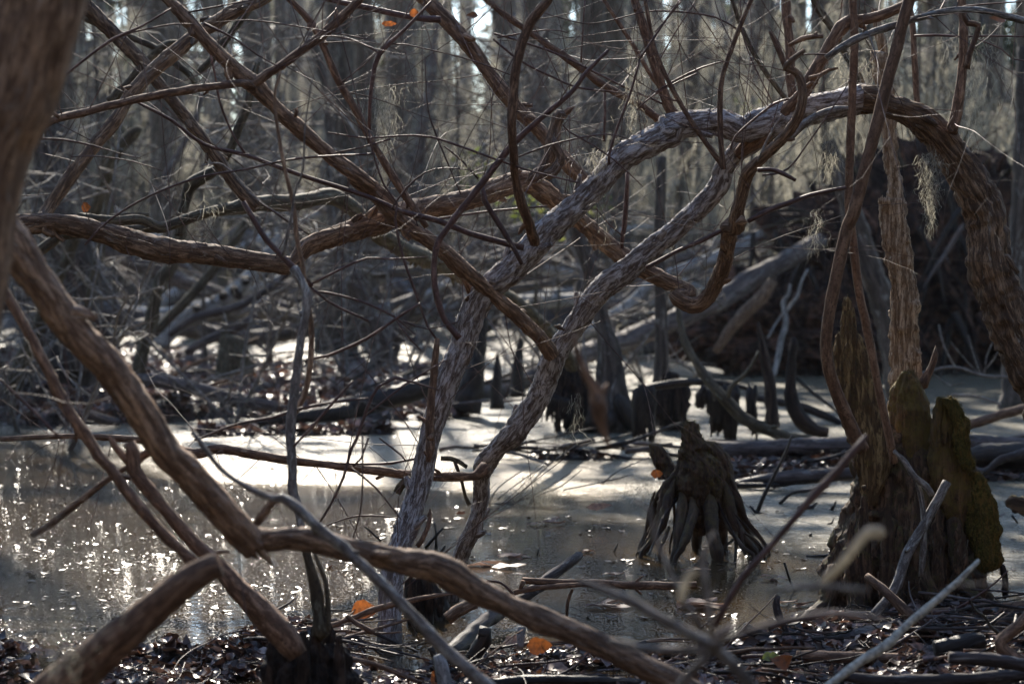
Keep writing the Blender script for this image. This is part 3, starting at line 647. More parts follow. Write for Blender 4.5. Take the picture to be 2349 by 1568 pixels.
limb(T13, 'stem', 'tan', 'g1480,620,110 g1600,640,160 g1700,650,150 g1850,640,140 g2000,655,150 g2349,735,158 h500,790,162 h680,820,175 h800,875,190 h900,940,170 h1050,1020,160 h1200,1090,155 h1500,1215,148 h1800,1350,148 h2000,1450,150 h2200,1545,160 h2500,1720,160', [4.1, 4.15, 4.2], segs=32, step=.01, rough=.1, jit=.06)
limb(T13, 'spur', 'rotten', 'g1600,660,80 g1670,730,64 g1710,780,34 g1750,825,8', 4.1, segs=10)
T14 = thing('broken_limb', 'blurred broken limb end poking up from the bottom left corner', 'branch', P(300, 1450, 3.6))
limb(T14, 'stem', 'brown', 'g150,1850,290 g350,1620,280 g600,1400,255 g900,1160,222 g1150,950,190 g1300,845,172 g1400,800,150', 3.5, segs=30, step=.01, rough=.06)
T15 = thing('dark_forked_limb', 'dark forked limb running down to the black stump at the bottom left', 'branch', P(700, 1480, 4.7))
limb(T15, 'stem', 'brown', 'd-40,400,52 d20,520,56 d180,810,62 d300,1050,68 d450,1330,72 g560,0,70 g620,110,70 g700,190,66 g850,390,68 g1000,570,66 g1150,710,70 g1240,790,80', 4.5, segs=14, rough=.08)
limb(T15, 'stem', 'brown', 'g830,20,60 g850,90,80 g860,200,84 g950,330,80 g1100,510,82 g1250,680,84 g1380,790,90 g1450,870,130 g1500,930,140 g1650,1080,150 g1780,1220,160 g1850,1300,150 g1900,1380,120', 4.6, segs=20, rough=.1)
limb(T15, 'branch', 'brown', 'g840,170,34 g750,220,34 g650,290,38 g550,370,42 g420,470,44 g320,550,44 g200,620,36', 4.6, segs=9)
limb(T15, 'branch', 'brown', 'g860,160,60 g900,120,60 g1000,70,56 g1100,40,40', 4.65, segs=10)
limb(T15, 'branch', 'brown', 'd860,1500,0 g700,-20,30 g730,50,44 g780,110,50 g830,160,56'.replace('d860,1500,0 ', ''), 4.6, segs=9)
limb(T15, 'knot', 'straw', 'g825,60,50 g800,48,50 g780,45,34', 4.6, segs=9)
limb(T15, 'twig', 'twig', 'd0,1110,24 d200,1300,28 d370,1470,24 g520,290,0'.replace(' g520,290,0', ''), 4.4, segs=7)
T16 = thing('diagonal_stick', 'pale purplish stick sloping in front of the bent limb down to the bottom', 'branch', P(1100, 1560, 3.9))
limb(T16, 'stem', 'greytwig', 'g1230,-40,28 g1400,190,34 g1550,300,38 g1740,385,44 g1800,380,60 g1900,450,70 g2050,590,75 g2200,700,72 h150,745,66 h350,930,70 h550,1140,76 h750,1350,82 h950,1520,84 h1150,1700,84', [4.0, 3.95, 3.9], segs=16, rough=.05)
limb(T16, 'branch', 'brown', 'g1770,370,50 g1720,430,54 g1670,490,54 g1630,550,48', 3.98, segs=9)

# ---- stick frame in front, lower centre
T17 = thing('lying_log', 'short bark stripped log lying slantwise on the near bank below the bent limb', 'log', G(1080, 1440, .1))
limb(T17, 'log', 'log', 'h1600,745,50 h1580,765,56 h1450,860,68 h1280,990,80 h1100,1110,88 h1000,1170,92 h880,1280,100 h760,1380,100', [6.9, 6.7, 6.5, 6.2, 6.0], segs=18, step=.01, rough=.1, ragged=.01)
T18 = thing('floating_branch', 'dark branch lying level over the water from the log towards the right', 'branch', G(1500, 1370, .05))
limb(T18, 'stem', 'brown', 'h1240,905,36 h1300,910,40 h1500,920,44 h1800,928,50 h2000,938,54 h2200,940,50 h2349,935,44', 6.5, segs=12)
limb(T18, 'branch', 'brown', 'h1190,985,36 h1280,960,34 h1450,942,36 h1620,930,30', 6.48, segs=10)
limb(T18, 'branch', 'brown', 'h1230,960,30 h1245,905,30', 6.48, segs=8)
limb(T18, 'branch', 'brown', 'h1560,960,20 h1530,1040,22 h1522,1140,20', 6.5, segs=7)
limb(T18, 'branch', 'twig', 'h1010,910,22 h1100,920,24 h1180,990,28 h1200,1030,24', 6.45, segs=7)

# ---- vines, snag and the big stump on the right
T19 = thing('leaning_vine', 'smooth reddish brown vine rising from the stump side and leaning to the top right', 'vine', P(1960, 980, 6.3))
limb(T19, 'stem', 'vine', 'c1660,-120,72 c1620,0,72 c1575,150,74 c1540,300,76 c1470,550,78 c1410,800,78 c1330,1100,78 c1260,1370,80 f1230,130,80 f1165,400,78 f1115,650,76 f1090,850,76 f1100,1020,76 f1140,1160,78 f1200,1310,84 f1250,1420,90 f1320,1560,90', [6.05, 6.1, 6.2, 6.35], segs=16, step=.015, rough=.04, lump=.06)
T20 = thing('straight_vine', 'thinner straight brown vine standing just left of the bleached snag', 'vine', P(2050, 1000, 6.35))
limb(T20, 'stem', 'vine', 'c1250,-80,50 c1262,80,52 c1268,300,52 c1255,600,52 c1240,1000,54 c1232,1300,54 f1250,130,52 f1290,500,56 f1350,800,56 f1400,1050,52 f1450,1300,52 f1495,1500,52 f1520,1640,52', [6.2, 6.25, 6.4], segs=14, step=.015, rough=.04, lump=.06)

def profile(mb, rows, d, segs=40, depth=.6, rough=.1, seed=1, vr=.012, tint=.5, fl=0.0, nf=9, tilt=0.0, grit=1.0):
    """upright lofted body; rows = (picture y, left x, right x) in D units; depth = front to back / width"""
    rows = sorted(rows, key=lambda r: -r[1 - 1 + 0] if False else r[0])
    yy = np.array([r[0] for r in rows]); xl = np.array([r[1] for r in rows]); xr = np.array([r[2] for r in rows])
    n = max(6, int((yy[-1] - yy[0]) * d / F / vr)); Y = np.linspace(yy[0], yy[-1], n)
    L = np.interp(Y, yy, xl); R = np.interp(Y, yy, xr); c = (L + R) / 2; hw = (R - L) / 2 * d / F
    th = np.linspace(0, 2 * math.pi, segs, endpoint=False); cs, sn = np.cos(th), np.sin(th)
    q = np.stack([np.broadcast_to(cs * .9, (n, segs)), np.broadcast_to(sn * .9, (n, segs)), np.repeat(Y[:, None] / 100 * .55, segs, 1)], 2).reshape(-1, 3)
    ridg = (1 - 2 * np.abs(fbm(q * 3.2 + seed, 3, seed))).reshape(n, segs)
    flu = np.cos(th * nf + 2 * fbm(q * .6, 2, seed + 5).reshape(n, segs))
    RR = hw[:, None] * (1 + rough * ridg + fl * flu * np.interp(Y, [yy[0], yy[-1]], [.3, 1])[:, None])
    V = np.zeros((n, segs, 3))
    gq = np.stack([cs[None, :] * hw[:, None], sn[None, :] * hw[:, None], np.repeat(-Y[:, None] * d / F, segs, 1)], 2).reshape(-1, 3)
    RR = RR + (fbm(gq * 38, 3, seed + 40) * .006 + fbm(gq * 120, 2, seed + 60) * .0022).reshape(n, segs) * min(1, d / 7) * (grit if d < 10 else 2 * grit)
    base = np.array([P(cx, y, d + tilt * (1 - k / n)) for k, (cx, y) in enumerate(zip(c, Y))])
    V = base[:, None, :] + RR[:, :, None] * (cs[None, :, None] * RT + sn[None, :, None] * np.array([0, depth, 0]))
    i = np.arange(n - 1)[:, None] * segs; j = np.arange(segs)[None, :]; j2 = (j + 1) % segs
    quad = np.stack([i + j, i + segs + j, i + segs + j2, i + j2], 2).reshape(-1, 4)
    V = V.reshape(-1, 3); a0 = len(V)
    V = np.vstack([V, base[0] - np.array([0, 0, hw[0] * .8])])
    k = np.arange(0, segs - 1, 2)
    quad = np.vstack([quad, np.stack([np.full(len(k), a0), k, k + 1, (k + 2) % segs], 1)])
    bk = np.stack([V[:, 0], V[:, 1], V[:, 2]], 1)
    mb.add(V, quad, bk, tint)
def TL(t, rows): ox, oy = TILE[t]; return [(oy + .36 * y, ox + .36 * a, ox + .36 * b) for y, a, b in rows]

FUZZ = []
T21 = thing('bleached_snag', 'tall narrow bleached rotten snag with a stepped splintered top standing in the stump', 'dead tree', P(2085, 1100, 6.85))
mb = MB()
profile(mb, TL('c', [(1262, 1428, 1585), (1330, 1432, 1590), (1400, 1436, 1592), (1480, 1445, 1605), (1560, 1452, 1622)]) + TL('f', [(300, 1472, 1640), (420, 1480, 1640), (500, 1508, 1655), (600, 1512, 1668), (640, 1506, 1680), (700, 1500, 1668), (900, 1505, 1680), (1100, 1505, 1698), (1250, 1500, 1716), (1400, 1500, 1740)]), 6.85, 44, .6, .16, 3, .006)
mb.build('trunk', M['rotten'], T21)
mb = MB(); profile(mb, TL('c', [(560, 1405, 1505), (700, 1412, 1520), (850, 1446, 1535), (1000, 1452, 1545), (1100, 1475, 1560), (1200, 1490, 1572), (1330, 1490, 1585)]), 6.9, 30, .7, .18, 8, .006, .6); mb.build('trunk', M['rotten'], T21)
mb = MB(); profile(mb, TL('c', [(325, 1378, 1420), (335, 1376, 1470), (400, 1374, 1486), (500, 1392, 1480), (560, 1402, 1470), (640, 1402, 1450), (700, 1400, 1440)]), 6.85, 26, .6, .16, 12, .006, .7); mb.build('splinter', M['rotten'], T21)
mb = MB(); profile(mb, TL('c', [(55, 1380, 1408), (100, 1384, 1425), (200, 1392, 1448), (260, 1410, 1475), (330, 1432, 1486), (430, 1452, 1492), (560, 1460, 1505), (640, 1470, 1505)]), 6.9, 22, .6, .16, 17, .006, .5); mb.build('splinter', M['rotten'], T21)
# jagged splinters at the step
for k in range(9):
    x = 1430 + k * 7; mb = MB(); q = np.array([P(1503.4 + .36 * x, .36 * 1300, 6.82), P(1503.4 + .36 * (x + 2), .36 * (1262 - RNG.random() * 22), 6.82)]); tube(mb, q, [.006, .0015], 6, .01, tint=.8); mb.build('splinter', M['rotten'], T21)
limb(T21, 'spur', 'brown', 'f1690,1180,80 f1715,1120,60 f1760,1030,42 f1785,950,36 f1785,895,22', 6.8, segs=10)

T22 = thing('mossy_stump', 'massive dark fluted cypress stump with hanging moss on its right side', 'stump', G(2080, 1415))
mb = MB()
profile(mb, TL('i', [(-120, 1420, 1760), (0, 1290, 1800), (100, 1275, 1900), (200, 1272, 1960), (300, 1270, 2010), (400, 1265, 2030), (550, 1205, 2040), (700, 1145, 2055), (850, 1100, 2080), (960, 1090, 2090), (1060, 1082, 2100), (1150, 1000, 2130), (1230, 960, 2150)]), 6.78, 130, .8, .10, 21, .007, .5, .06, 11)
mb.build('trunk', M['stump'], T22); FUZZ.append((mb, T22, 4000, lambda v: vn(v[None] * 8, 3)[0] > .05))
mb = MB(); profile(mb, TL('f', [(588, 1205, 1232), (640, 1190, 1255), (740, 1185, 1275), (815, 1180, 1295), (830, 1150, 1310), (1000, 1145, 1350), (1200, 1168, 1410), (1400, 1205, 1470), (1500, 1230, 1510)]) + TL('i', [(60, 1275, 1530), (200, 1290, 1490), (330, 1320, 1440), (430, 1350, 1400)]), 6.62, 48, .4, .14, 31, .007, .8, .03, 6, .05); mb.build('slab', M['slab'], T22)
mb = MB(); profile(mb, TL('f', [(1060, 1570, 1640), (1110, 1540, 1670), (1160, 1515, 1690), (1220, 1500, 1712), (1280, 1495, 1735), (1400, 1510, 1752), (1566, 1500, 1760)]) + TL('i', [(150, 1500, 1750), (300, 1530, 1730), (420, 1570, 1690)]), 6.72, 50, .9, .13, 33, .007, .9, .04, 6); mb.build('collar', M['mossystump'], T22); FUZZ.append((mb, T22, 3500, None))
mb = MB(); profile(mb, TL('f', [(1228, 1830, 1870), (1245, 1805, 1900), (1300, 1775, 1940), (1400, 1765, 1992), (1566, 1750, 1990)]) + TL('i', [(150, 1745, 2010), (300, 1760, 2040), (420, 1800, 2030), (520, 1850, 2000), (590, 1900, 1960)]), 6.62, 48, .6, .13, 37, .007, .9, .04, 7); mb.build('lobe', M['mossystump'], T22); FUZZ.append((mb, T22, 1800, None))
mb = MB(); profile(mb, TL('i', [(215, 2010, 2060), (260, 1990, 2100), (350, 1985, 2140), (450, 1985, 2175), (600, 2000, 2195), (640, 2005, 2180), (700, 2020, 2200), (780, 2040, 2212), (830, 2060, 2185), (855, 2085, 2120)]), 6.6, 44, .6, .16, 41, .007, .6); mb.build('moss_pad', M['mossy'], T22); FUZZ.append((mb, T22, 3500, None))
mb = MB(); profile(mb, TL('f', [(1232, 1810, 1900), (1300, 1860, 1950), (1400, 1890, 1996), (1566, 1900, 1996)]) + TL('i', [(120, 1930, 2015), (200, 1960, 2040)]), 6.56, 30, .8, .18, 43, .007, .8); mb.build('moss_pad', M['mossy'], T22); FUZZ.append((mb, T22, 3500, None))
for s in ('i1150,800,90 i1110,950,110 i1085,1060,110 i1000,1130,90 i900,1190,60 i800,1230,40', 'i1320,700,80 i1290,900,110 i1280,1100,140 i1240,1230,120', 'i1500,500,70 i1500,800,100 i1520,1050,120 i1560,1200,90',
          'i1700,500,80 i1690,800,100 i1760,1000,110 i1850,1150,90', 'i1900,500,90 i1930,800,110 i1990,950,90 i2090,1090,60'):
    limb(T22, 'root', 'stump', s, [6.58, 6.5, 6.42], tint=.3, segs=16, step=.01, rough=.16, lump=.2)
limb(T22, 'root', 'dark', 'i2195,780,30 i2225,860,44 i2230,960,40 i2228,1030,36', 6.6, segs=8, rough=.2)
# wispy rootlets on the stump
for k in range(40):
    x = 1120 + RNG.random() * 900; y = 500 + RNG.random() * 500
    q = np.array([P(1503.4 + .36 * (x + RNG.normal(0, 14)), 1004.4 + .36 * (y + j * 45), 6.44 - .06 * RNG.random()) for j in range(5)])
    mb = MB(); tube(mb, q, np.linspace(.0022, .0008, 5), 4, .03, tint=.9); mb.build('rootlet', M['knee'], T22)

T23 = thing('propped_stick', 'grey forked stick leaning upright against the front of the massive stump', 'branch', G(2040, 1420))
limb(T23, 'stem', 'greytwig', 'i1860,280,60 i1790,400,64 i1720,530,66 i1650,660,66 i1590,780,66 i1540,930,66 i1450,1060,60 i1370,1140,50', [6.25, 6.2, 6.1], segs=12, rough=.06)
limb(T23, 'branch', 'greytwig', 'i1520,80,24 i1590,150,34 i1650,245,40 i1720,300,42 i1765,365,40', 6.2, segs=8)
limb(T23, 'branch', 'greytwig', 'i1650,230,26 i1675,300,34 i1700,420,34 i1710,560,36 i1705,740,44 i1690,880,30', 6.22, segs=9)
T24 = thing('snapped_stick', 'dark snapped stick with a cut end leaning on the foot of the massive stump', 'branch', G(2080, 1430))
limb(T24, 'stem', 'brown', 'i1345,875,44 i1420,935,54 i1500,1010,60 i1640,1150,76', [6.1, 6.0], segs=12)
T25 = thing('pale_stick', 'pale straight stick rising from the bottom right corner area to the stump foot', 'branch', P(1920, 1560, 4.6))
limb(T25, 'stem', 'straw', 'i2055,780,26 i2030,810,32 i1850,980,44 i1600,1190,54 i1480,1310,62 i1280,1440,60 i1150,1540,50 i1000,1640,40', [4.7, 4.4], segs=12)
for j in range(1): pass

# ---- cypress knee stump on spread roots
T26 = thing('knee_stump', 'small dark cypress knee stump on spread stilt roots standing alone in the water', 'stump', G(1600, 1272))
D26 = 8.05
mb = MB()
profile(mb, TL('f', [(1378, 190, 240), (1395, 170, 262), (1450, 165, 285), (1566, 150, 330)]) + TL('i', [(60, 165, 350), (150, 155, 410), (230, 130, 440), (320, 120, 440), (400, 150, 420), (480, 190, 390), (560, 230, 350), (620, 270, 320)]), D26, 90, .75, .10, 51, .005, .35, .04, 7, grit=1.6)
mb.build('trunk', M['knee'], T26); FUZZ.append((mb, T26, 4500, lambda v: v[2] > .22))
mb = MB(); profile(mb, TL('i', [(20, 300, 380), (60, 300, 430), (120, 330, 470), (220, 370, 495), (330, 400, 510), (420, 430, 520)]), D26 + .05, 34, .9, .15, 53, .007, .5); mb.build('lobe', M['knee'], T26); FUZZ.append((mb, T26, 1200, None))
mb = MB(); profile(mb, TL('h', [(35, 2050, 2110), (60, 2045, 2140), (120, 2065, 2180), (190, 2090, 2230), (260, 2110, 2300)]), D26 + .1, 30, .9, .15, 57, .007, .7); mb.build('lobe', M['knee'], T26); FUZZ.append((mb, T26, 1200, None))
for s, dd in (('i150,180,72 i100,300,88 i60,420,88 i20,560,72 i-60,700,48 i-110,760,32', .0), ('i130,250,56 i80,400,64 i40,550,56 i-20,650,40 i-90,740,27', -.1), ('i170,300,72 i170,450,80 i150,600,64 i130,720,48 i110,790,40', -.18),
              ('i230,320,72 i240,470,64 i210,590,56 i170,700,48 i130,760,32', -.22), ('i290,350,80 i280,500,80 i260,640,72 i270,740,56', .12), ('i340,300,88 i350,450,88 i360,600,80 i390,720,80 i400,780,64', -.16),
              ('i380,300,64 i410,450,72 i430,600,56 i440,740,40', .1), ('i430,260,72 i460,380,72 i490,500,64 i540,600,56 i600,680,48 i650,740,40', -.05), ('i470,330,72 i520,450,64 i560,560,64 i620,660,56 i680,730,32', .05),
              ('i480,250,56 i530,400,48 i580,520,32 i650,610,27 i700,680,24 i725,730,16', .0), ('i420,470,32 i460,560,28 i510,630,27 i560,700,28 i620,740,24', -.14), ('i520,520,20 i570,600,19 i640,650,20 i690,720,17', -.1),
              ('i60,280,56 i20,380,56 i-20,500,48 i-60,620,40 i-100,720,32', .12), ('i500,640,19 i470,670,17 i430,700,14', -.1), ('i510,560,24 i515,660,24 i510,790,19', -.16),
              ('i90,560,24 i60,640,20 i30,700,20', -.2), ('i-20,420,12 i-60,560,11 i-70,650,9 i-120,740,8', -.05), ('i0,330,11 i-40,450,9 i-60,560,9', .0)):
    l_ = s.split()[-1].split(','); s = s + ' ' + l_[0][0] + str(int(l_[0][1:]) * 1) + ',' + str(int(l_[1]) + 90) + ',' + l_[2]
    limb(T26, 'root', 'knee', s.replace(s.split()[0], s.split()[0].rsplit(',', 1)[0] + ',20'), [D26 + dd * .1, D26 + dd * 1.0, D26 + dd * 1.1], tint=.15, segs=16, step=.012, rough=.16, lump=.2)

for k in range(8):
    sd = -1 if k % 2 else 1; x0 = 1600 + sd * RNG.uniform(20, 60); x1 = 1610 + sd * RNG.uniform(60, 165); y0 = RNG.uniform(1090, 1190); dz = RNG.normal(-.05, .14)
    q = np.array([P(x0 + (x1 - x0) * t ** .8 + RNG.normal(0, 3), y0 + (1272 - y0) * t, D26 + dz * t) for t in np.linspace(0, 1, 6)])
    mb = MB(); r0 = RNG.uniform(.003, .009); tube(mb, q, np.linspace(r0, r0 * .5, 6), 7, .015, .15, .2, jit=.5); mb.build('rootlet', M['ragged'], T26)
def spikes(par, mat, tile, lst, d, base):
    for k, (x, y, w0) in enumerate(lst):
        mb = MB(); h = base - y; profile(mb, TL(tile, [(y, x - 3, x + 3), (y + h * .25, x - w0 * .3, x + w0 * .25), (y + h * .6, x - w0 * .4, x + w0 * .5), (base, x - w0 * .5, x + w0 * .5), (base + h * .8, x - w0 * .3, x + w0 * .3)]), d, 22, .7, .2, 200 + k, .006 if d < 9 else .02, .5, .05, 5)
        mb.build('splinter', M[mat], par)
spikes(T22, 'mossystump', 'f', ((1805, 1222, 40), (1880, 1215, 40), (1930, 1275, 44), (1975, 1370, 40), (1845, 1250, 50)), 6.58, 1400)
spikes(T22, 'slab', 'f', ((1225, 570, 30), (1165, 800, 34), (1195, 680, 26), (1265, 700, 22)), 6.58, 960)
spikes(T22, 'stump', 'i', ((1330, 300, 90), (1480, 380, 110), (1660, 330, 100), (1800, 420, 90), (1940, 480, 90), (1250, 520, 80), (1560, 560, 90)), 6.5, 900)
spikes(T61, 'ragged', 'h', ((540, 850, 60), (600, 820, 60), (660, 870, 60), (720, 960, 50)), 6.55, 1060) if 0 else None
fz = MB()
for _ in range(2600):
    x = 1600 + RNG.normal(0, 45); y = RNG.uniform(1035, 1215); p0 = P(x, y, D26 - .14 - .08 * (y - 1035) / 180)
    if vn(p0[None] * 9, 5)[0] < -.05 or abs(x - 1605) > 30 + (y - 1030) * .55: continue
    strand(fz, p0, RNG.uniform(.01, .025), .002, .6, 4, .3, tint=RNG.random())
fo = fz.build('moss_fuzz', M['mossy'], T26); fo['kind'] = 'stuff'
# ---- stumps and knees in the middle distance
T27 = thing('flared_cypress', 'slim cypress trunk flaring into a broad dark base in the middle of the swamp', 'tree', G(1395, 990))
pts, r = trace('b1380,900,60 b1420,1150,70 e1540,60,80 e1600,220,80 e1670,420,90 e1720,620,90 e1755,780,95 e1790,900,130 e1800,1020,160 e1800,1150,200 e1800,1300,270 e1790,1460,330', 13.9)
mb = MB(); tube(mb, pts, r, 30, .03, .14, .08, seed=6); mb.build('trunk', M['cyp'], T27)
for s in ('e1740,1250,100 e1700,1380,110 e1640,1450,80', 'e1850,1200,90 e1900,1330,100 e1960,1450,80', 'e1800,1300,100 e1800,1460,110'): limb(T27, 'root', 'dark', s, 13.75, segs=10, step=.04)
T28 = thing('black_stump', 'broad black leaning stump left of the flared cypress with dangling rootlets', 'stump', G(1340, 988))
mb = MB(); profile(mb, TL('e', [(940, 1440, 1520), (1000, 1430, 1560), (1080, 1440, 1640), (1160, 1430, 1690), (1280, 1450, 1720), (1400, 1540, 1730), (1460, 1540, 1740)]), 14.0, 44, .7, .2, 61, .02, .2, .06, 6); mb.build('trunk', M['ragged'], T28)
for k in range(26):
    x = 1350 + RNG.random() * 200; y0 = 1180 + (x - 1350) * .3
    q = np.array([P(751.7 + .36 * (x + RNG.normal(0, 8)), 469.8 + .36 * (y0 + j * 55 * (.6 + RNG.random() * .3)), 13.8) for j in range(5)])
    mb = MB(); tube(mb, q, np.linspace(.016, .005, 5), 5, .05); mb.build('rootlet', M['dark'], T28)
T29 = thing('ragged_stump', 'ragged dark block of dead stump right of the flared cypress', 'stump', G(1560, 985))
mb = MB(); profile(mb, TL('f', [(1060, 80, 110), (1085, 60, 160), (1110, 40, 110), (1130, 10, 195), (1200, 0, 205), (1300, 10, 200), (1400, 20, 190), (1455, 60, 180), (1500, 90, 150)]), 14.0, 36, .7, .22, 63, .02, .2, .05, 5); mb.build('trunk', M['ragged'], T29)
pts, r = trace('b2130,1000,60 e2110,300,70 e2120,560,70 e2125,780,76 e2130,950,84 e2120,1100,90 e2110,1300,100 e2110,1440,110', 14.4)
T30 = thing('pole_trunk', 'straight pole like trunk standing behind the ragged stump', 'tree', G(1510, 985)); mb = MB(); tube(mb, pts, r, 18, .05, .1, .05); mb.build('trunk', M['cyp'], T30)
T31 = thing('crossing_dead_branch', 'curved dead branch dipping to the water and dripping with black weed', 'branch', G(1750, 960))
limb(T31, 'stem', 'olive', 'f140,560,24 f150,700,34 f190,880,44 f280,1040,56 f370,1160,64 f470,1270,70 f560,1360,74 f700,1430,76 f850,1480,66 f1000,1490,50', [13, 12.7, 12.6], segs=12, step=.03, rough=.12)
limb(T31, 'branch', 'dark', 'f-100,1180,50 f0,1155,52 f200,1130,54 f350,1128,44 f500,1150,36 f620,1180,22', 13.2, segs=9, step=.03)
limb(T31, 'branch', 'olive', 'f465,1230,30 f480,1160,34 f560,1090,26 f620,1010,22 f660,930,18', 12.6, segs=7, step=.03)
for x0, x1, n, yb in ((340, 480, 34, 1490), (430, 520, 22, 1530), (275, 310, 8, 1320), (595, 640, 8, 1520), (1950, 2080, 20, 1560)):
    for k in range(n):
        x = x0 + (x1 - x0) * RNG.random(); t = 'f' if x < 1900 else 'e'; y0 = 1140 + RNG.random() * 60; L = (yb - y0) * (.35 + .65 * RNG.random())
        q = np.array([P(TILE[t][0] + .36 * (x + RNG.normal(0, 7)), 469.8 + .36 * (y0 + L * j / 4), 12.9) for j in range(5)])
        mb = MB(); tube(mb, q, np.array([.01, .02, .014, .02, .006]) * (.6 + RNG.random()), 5, .05); mb.build('weed_strand', M['dark'], T31)
T32 = thing('dead_post', 'slender pointed dead post left of the two in the shallow water', 'dead tree', G(1772, 975))
limb(T32, 'post', 'ragged', 'f655,745,18 f672,850,44 f690,940,62 f712,1050,66 f730,1160,72 f742,1300,80 f745,1410,100', 13.2, segs=12, step=.03, rough=.1)
T33 = thing('dead_post', 'stubby topped dead post right of the two with a curved foot', 'dead tree', G(1850, 985))
limb(T33, 'post', 'ragged', 'f875,840,24 f885,880,54 f870,950,54 f862,1080,62 f860,1200,76 f880,1290,90 f930,1370,100 f1000,1430,90 f1100,1450,60', 12.8, segs=12, step=.03, rough=.1)
T34 = thing('white_stick', 'bleached white forked stick standing upright before the root ball', 'branch', G(1780, 870))
limb(T34, 'stem', 'paleLog', 'f860,505,16 f850,570,22 f815,620,34 f825,700,34 f832,760,36 f800,870,36 f785,960,36 f760,1060,34 f750,1110,28', 18.5, segs=8, step=.04)
limb(T34, 'branch', 'paleLog', 'f825,690,22 f860,640,20 f905,580,20 f930,490,14 f970,410,12', 18.5, segs=6, step=.04)
limb(T34, 'branch', 'paleLog', 'f820,680,12 f760,770,14 f715,850,12', 18.5, segs=6, step=.04)
T35 = thing('sunken_branch', 'dead branch half in the water slanting across behind the two posts', 'branch', G(1850, 930))
limb(T35, 'stem', 'dark', 'f580,1215,40 f700,1240,46 f900,1275,50 f1050,1330,50 f1210,1400,40', 14.5, segs=9, step=.04)
limb(T35, 'branch', 'dark', 'f880,1080,16 f960,1160,20 f1060,1240,22 f1190,1340,18', 14.5, segs=7, step=.04)
for nm, s, d, lab in (('cypress_knee', 'e1228,830,10 e1222,900,34 e1215,1000,64 e1210,1100,80 e1208,1220,96', 15.5, 'tall pointed dark cypress knee between the two grey stems'),
                      ('cypress_knee', 'e1082,940,12 e1080,1000,36 e1078,1080,56 e1080,1200,70 e1082,1300,80', 14.8, 'shorter blunt cypress knee just right of the left grey stem'),
                      ('leaning_snag', 'e1000,640,40 e985,780,64 e965,920,90 e930,1080,130 e900,1200,170 e880,1320,200', 15.2, 'dark leaning snag half hidden behind the left grey stem')):
    t = thing(nm, lab, 'stump', trace(s, d)[0][-1]); limb(t, 'trunk', 'dark', s, d, segs=14, step=.03, rough=.14)
T36 = thing('forked_cypress', 'forked cypress with two trunks rising from one flared base left of centre', 'tree', G(880, 876))
limb(T36, 'trunk', 'cyp', 'b-120,200,50 b0,600,60 b20,1100,70 e60,240,80 e130,420,84 e200,560,90 e270,700,100 e330,820,120 e360,930,150 e365,1050,200 e370,1150,290', 19.5, segs=24, step=.04, rough=.12)
limb(T36, 'trunk', 'cyp', 'b900,1270,40 b780,1460,50 e640,470,56 e560,600,70 e500,700,84 e450,800,96 e410,900,110 e390,980,100', 19.5, segs=16, step=.04, rough=.12)
for s in ('e320,1000,60 e290,1100,70 e240,1160,60', 'e410,1000,60 e440,1090,70 e500,1150,50', 'e370,1000,70 e375,1150,80'): limb(T36, 'root', 'cyp', s, 19.2, segs=8, step=.06)
T37 = thing('broken_stump', 'small jagged stump on the leafy bank at left with a spike on its left edge', 'stump', G(540, 862))
mb = MB(); profile(mb, TL('d', [(690, 1432, 1440), (760, 1422, 1448), (830, 1408, 1456), (838, 1406, 1540), (860, 1402, 1560), (950, 1396, 1590), (1050, 1385, 1605), (1090, 1375, 1610)]), 18, 34, .8, .13, 71, .02, .8, .05, 7); mb.build('trunk', M['olive'], T37)
T38 = thing('bank_cypress', 'large grey cypress trunk widening at its foot on the bank behind the big near trunk', 'tree', G(170, 905))
limb(T38, 'trunk', 'cyp', 'a250,0,170 a270,400,175 a300,800,180 a340,1200,205 a370,1400,215 d440,220,225 d470,420,240 d480,600,270 d480,800,330 d450,980,420 d440,1150,520', 17, segs=40, step=.03, rough=.12, lump=.05)
for s in ('d580,600,70 d640,780,80 d760,920,70', 'd330,700,90 d230,900,100 d90,1120,70', 'd500,900,120 d530,1100,110'): limb(T38, 'root', 'cyp', s, 16.6, segs=10, step=.05)
T39 = thing('bank_tree', 'olive slanting post trunk rooted at the edge of the leafy bank', 'tree', G(318, 870))
limb(T39, 'trunk', 'olive', 'd1180,-60,60 d1160,120,64 d1100,380,74 d1040,460,90 d1000,560,84 d970,700,84 d940,830,88 d900,980,90 d870,1120,96', 15.5, segs=14, step=.04, rough=.12)
T40 = thing('bank_tree', 'thin olive trunk with a broken top rising left of the slanting post', 'tree', G(210, 900))
limb(T40, 'trunk', 'olive', 'a890,820,40 a850,850,70 a780,930,76 a700,1070,70 a650,1200,64 a600,1350,76 d520,100,76 d420,350,70 d330,560,80 d250,760,90 d160,950,100 d60,1200,110', [14, 14.4], segs=14, step=.04, rough=.12)
limb(T40, 'branch', 'olive', 'a680,870,50 a670,1100,56 a690,1330,60 d640,280,64 d600,450,56 d560,640,50 d540,760,40', 14.6, segs=10, step=.04)
T41 = thing('pale_log', 'pale grey smooth fallen log with dark holes rising over the left water', 'log', G(400, 780))
limb(T41, 'log', 'paleLog', 'd1800,200,70 d1700,330,80 d1640,410,90 d1500,550,112 d1400,630,120 d1300,680,116 d1150,740,112 d1060,830,110 d1020,900,100', 22.5, segs=18, step=.05, rough=.03)
for x, y in ((1565, 480), (1490, 540), (1515, 570), (1420, 575), (1250, 660)):
    mb = MB(); q = np.array([P(.36 * x, 469.8 + .36 * y, 22.36), P(.36 * x + 1, 469.8 + .36 * y + 3, 22.27)]); tube(mb, q, [.05, .035], 9, .02, .2); mb.build('hole', M['ragged'], T41)
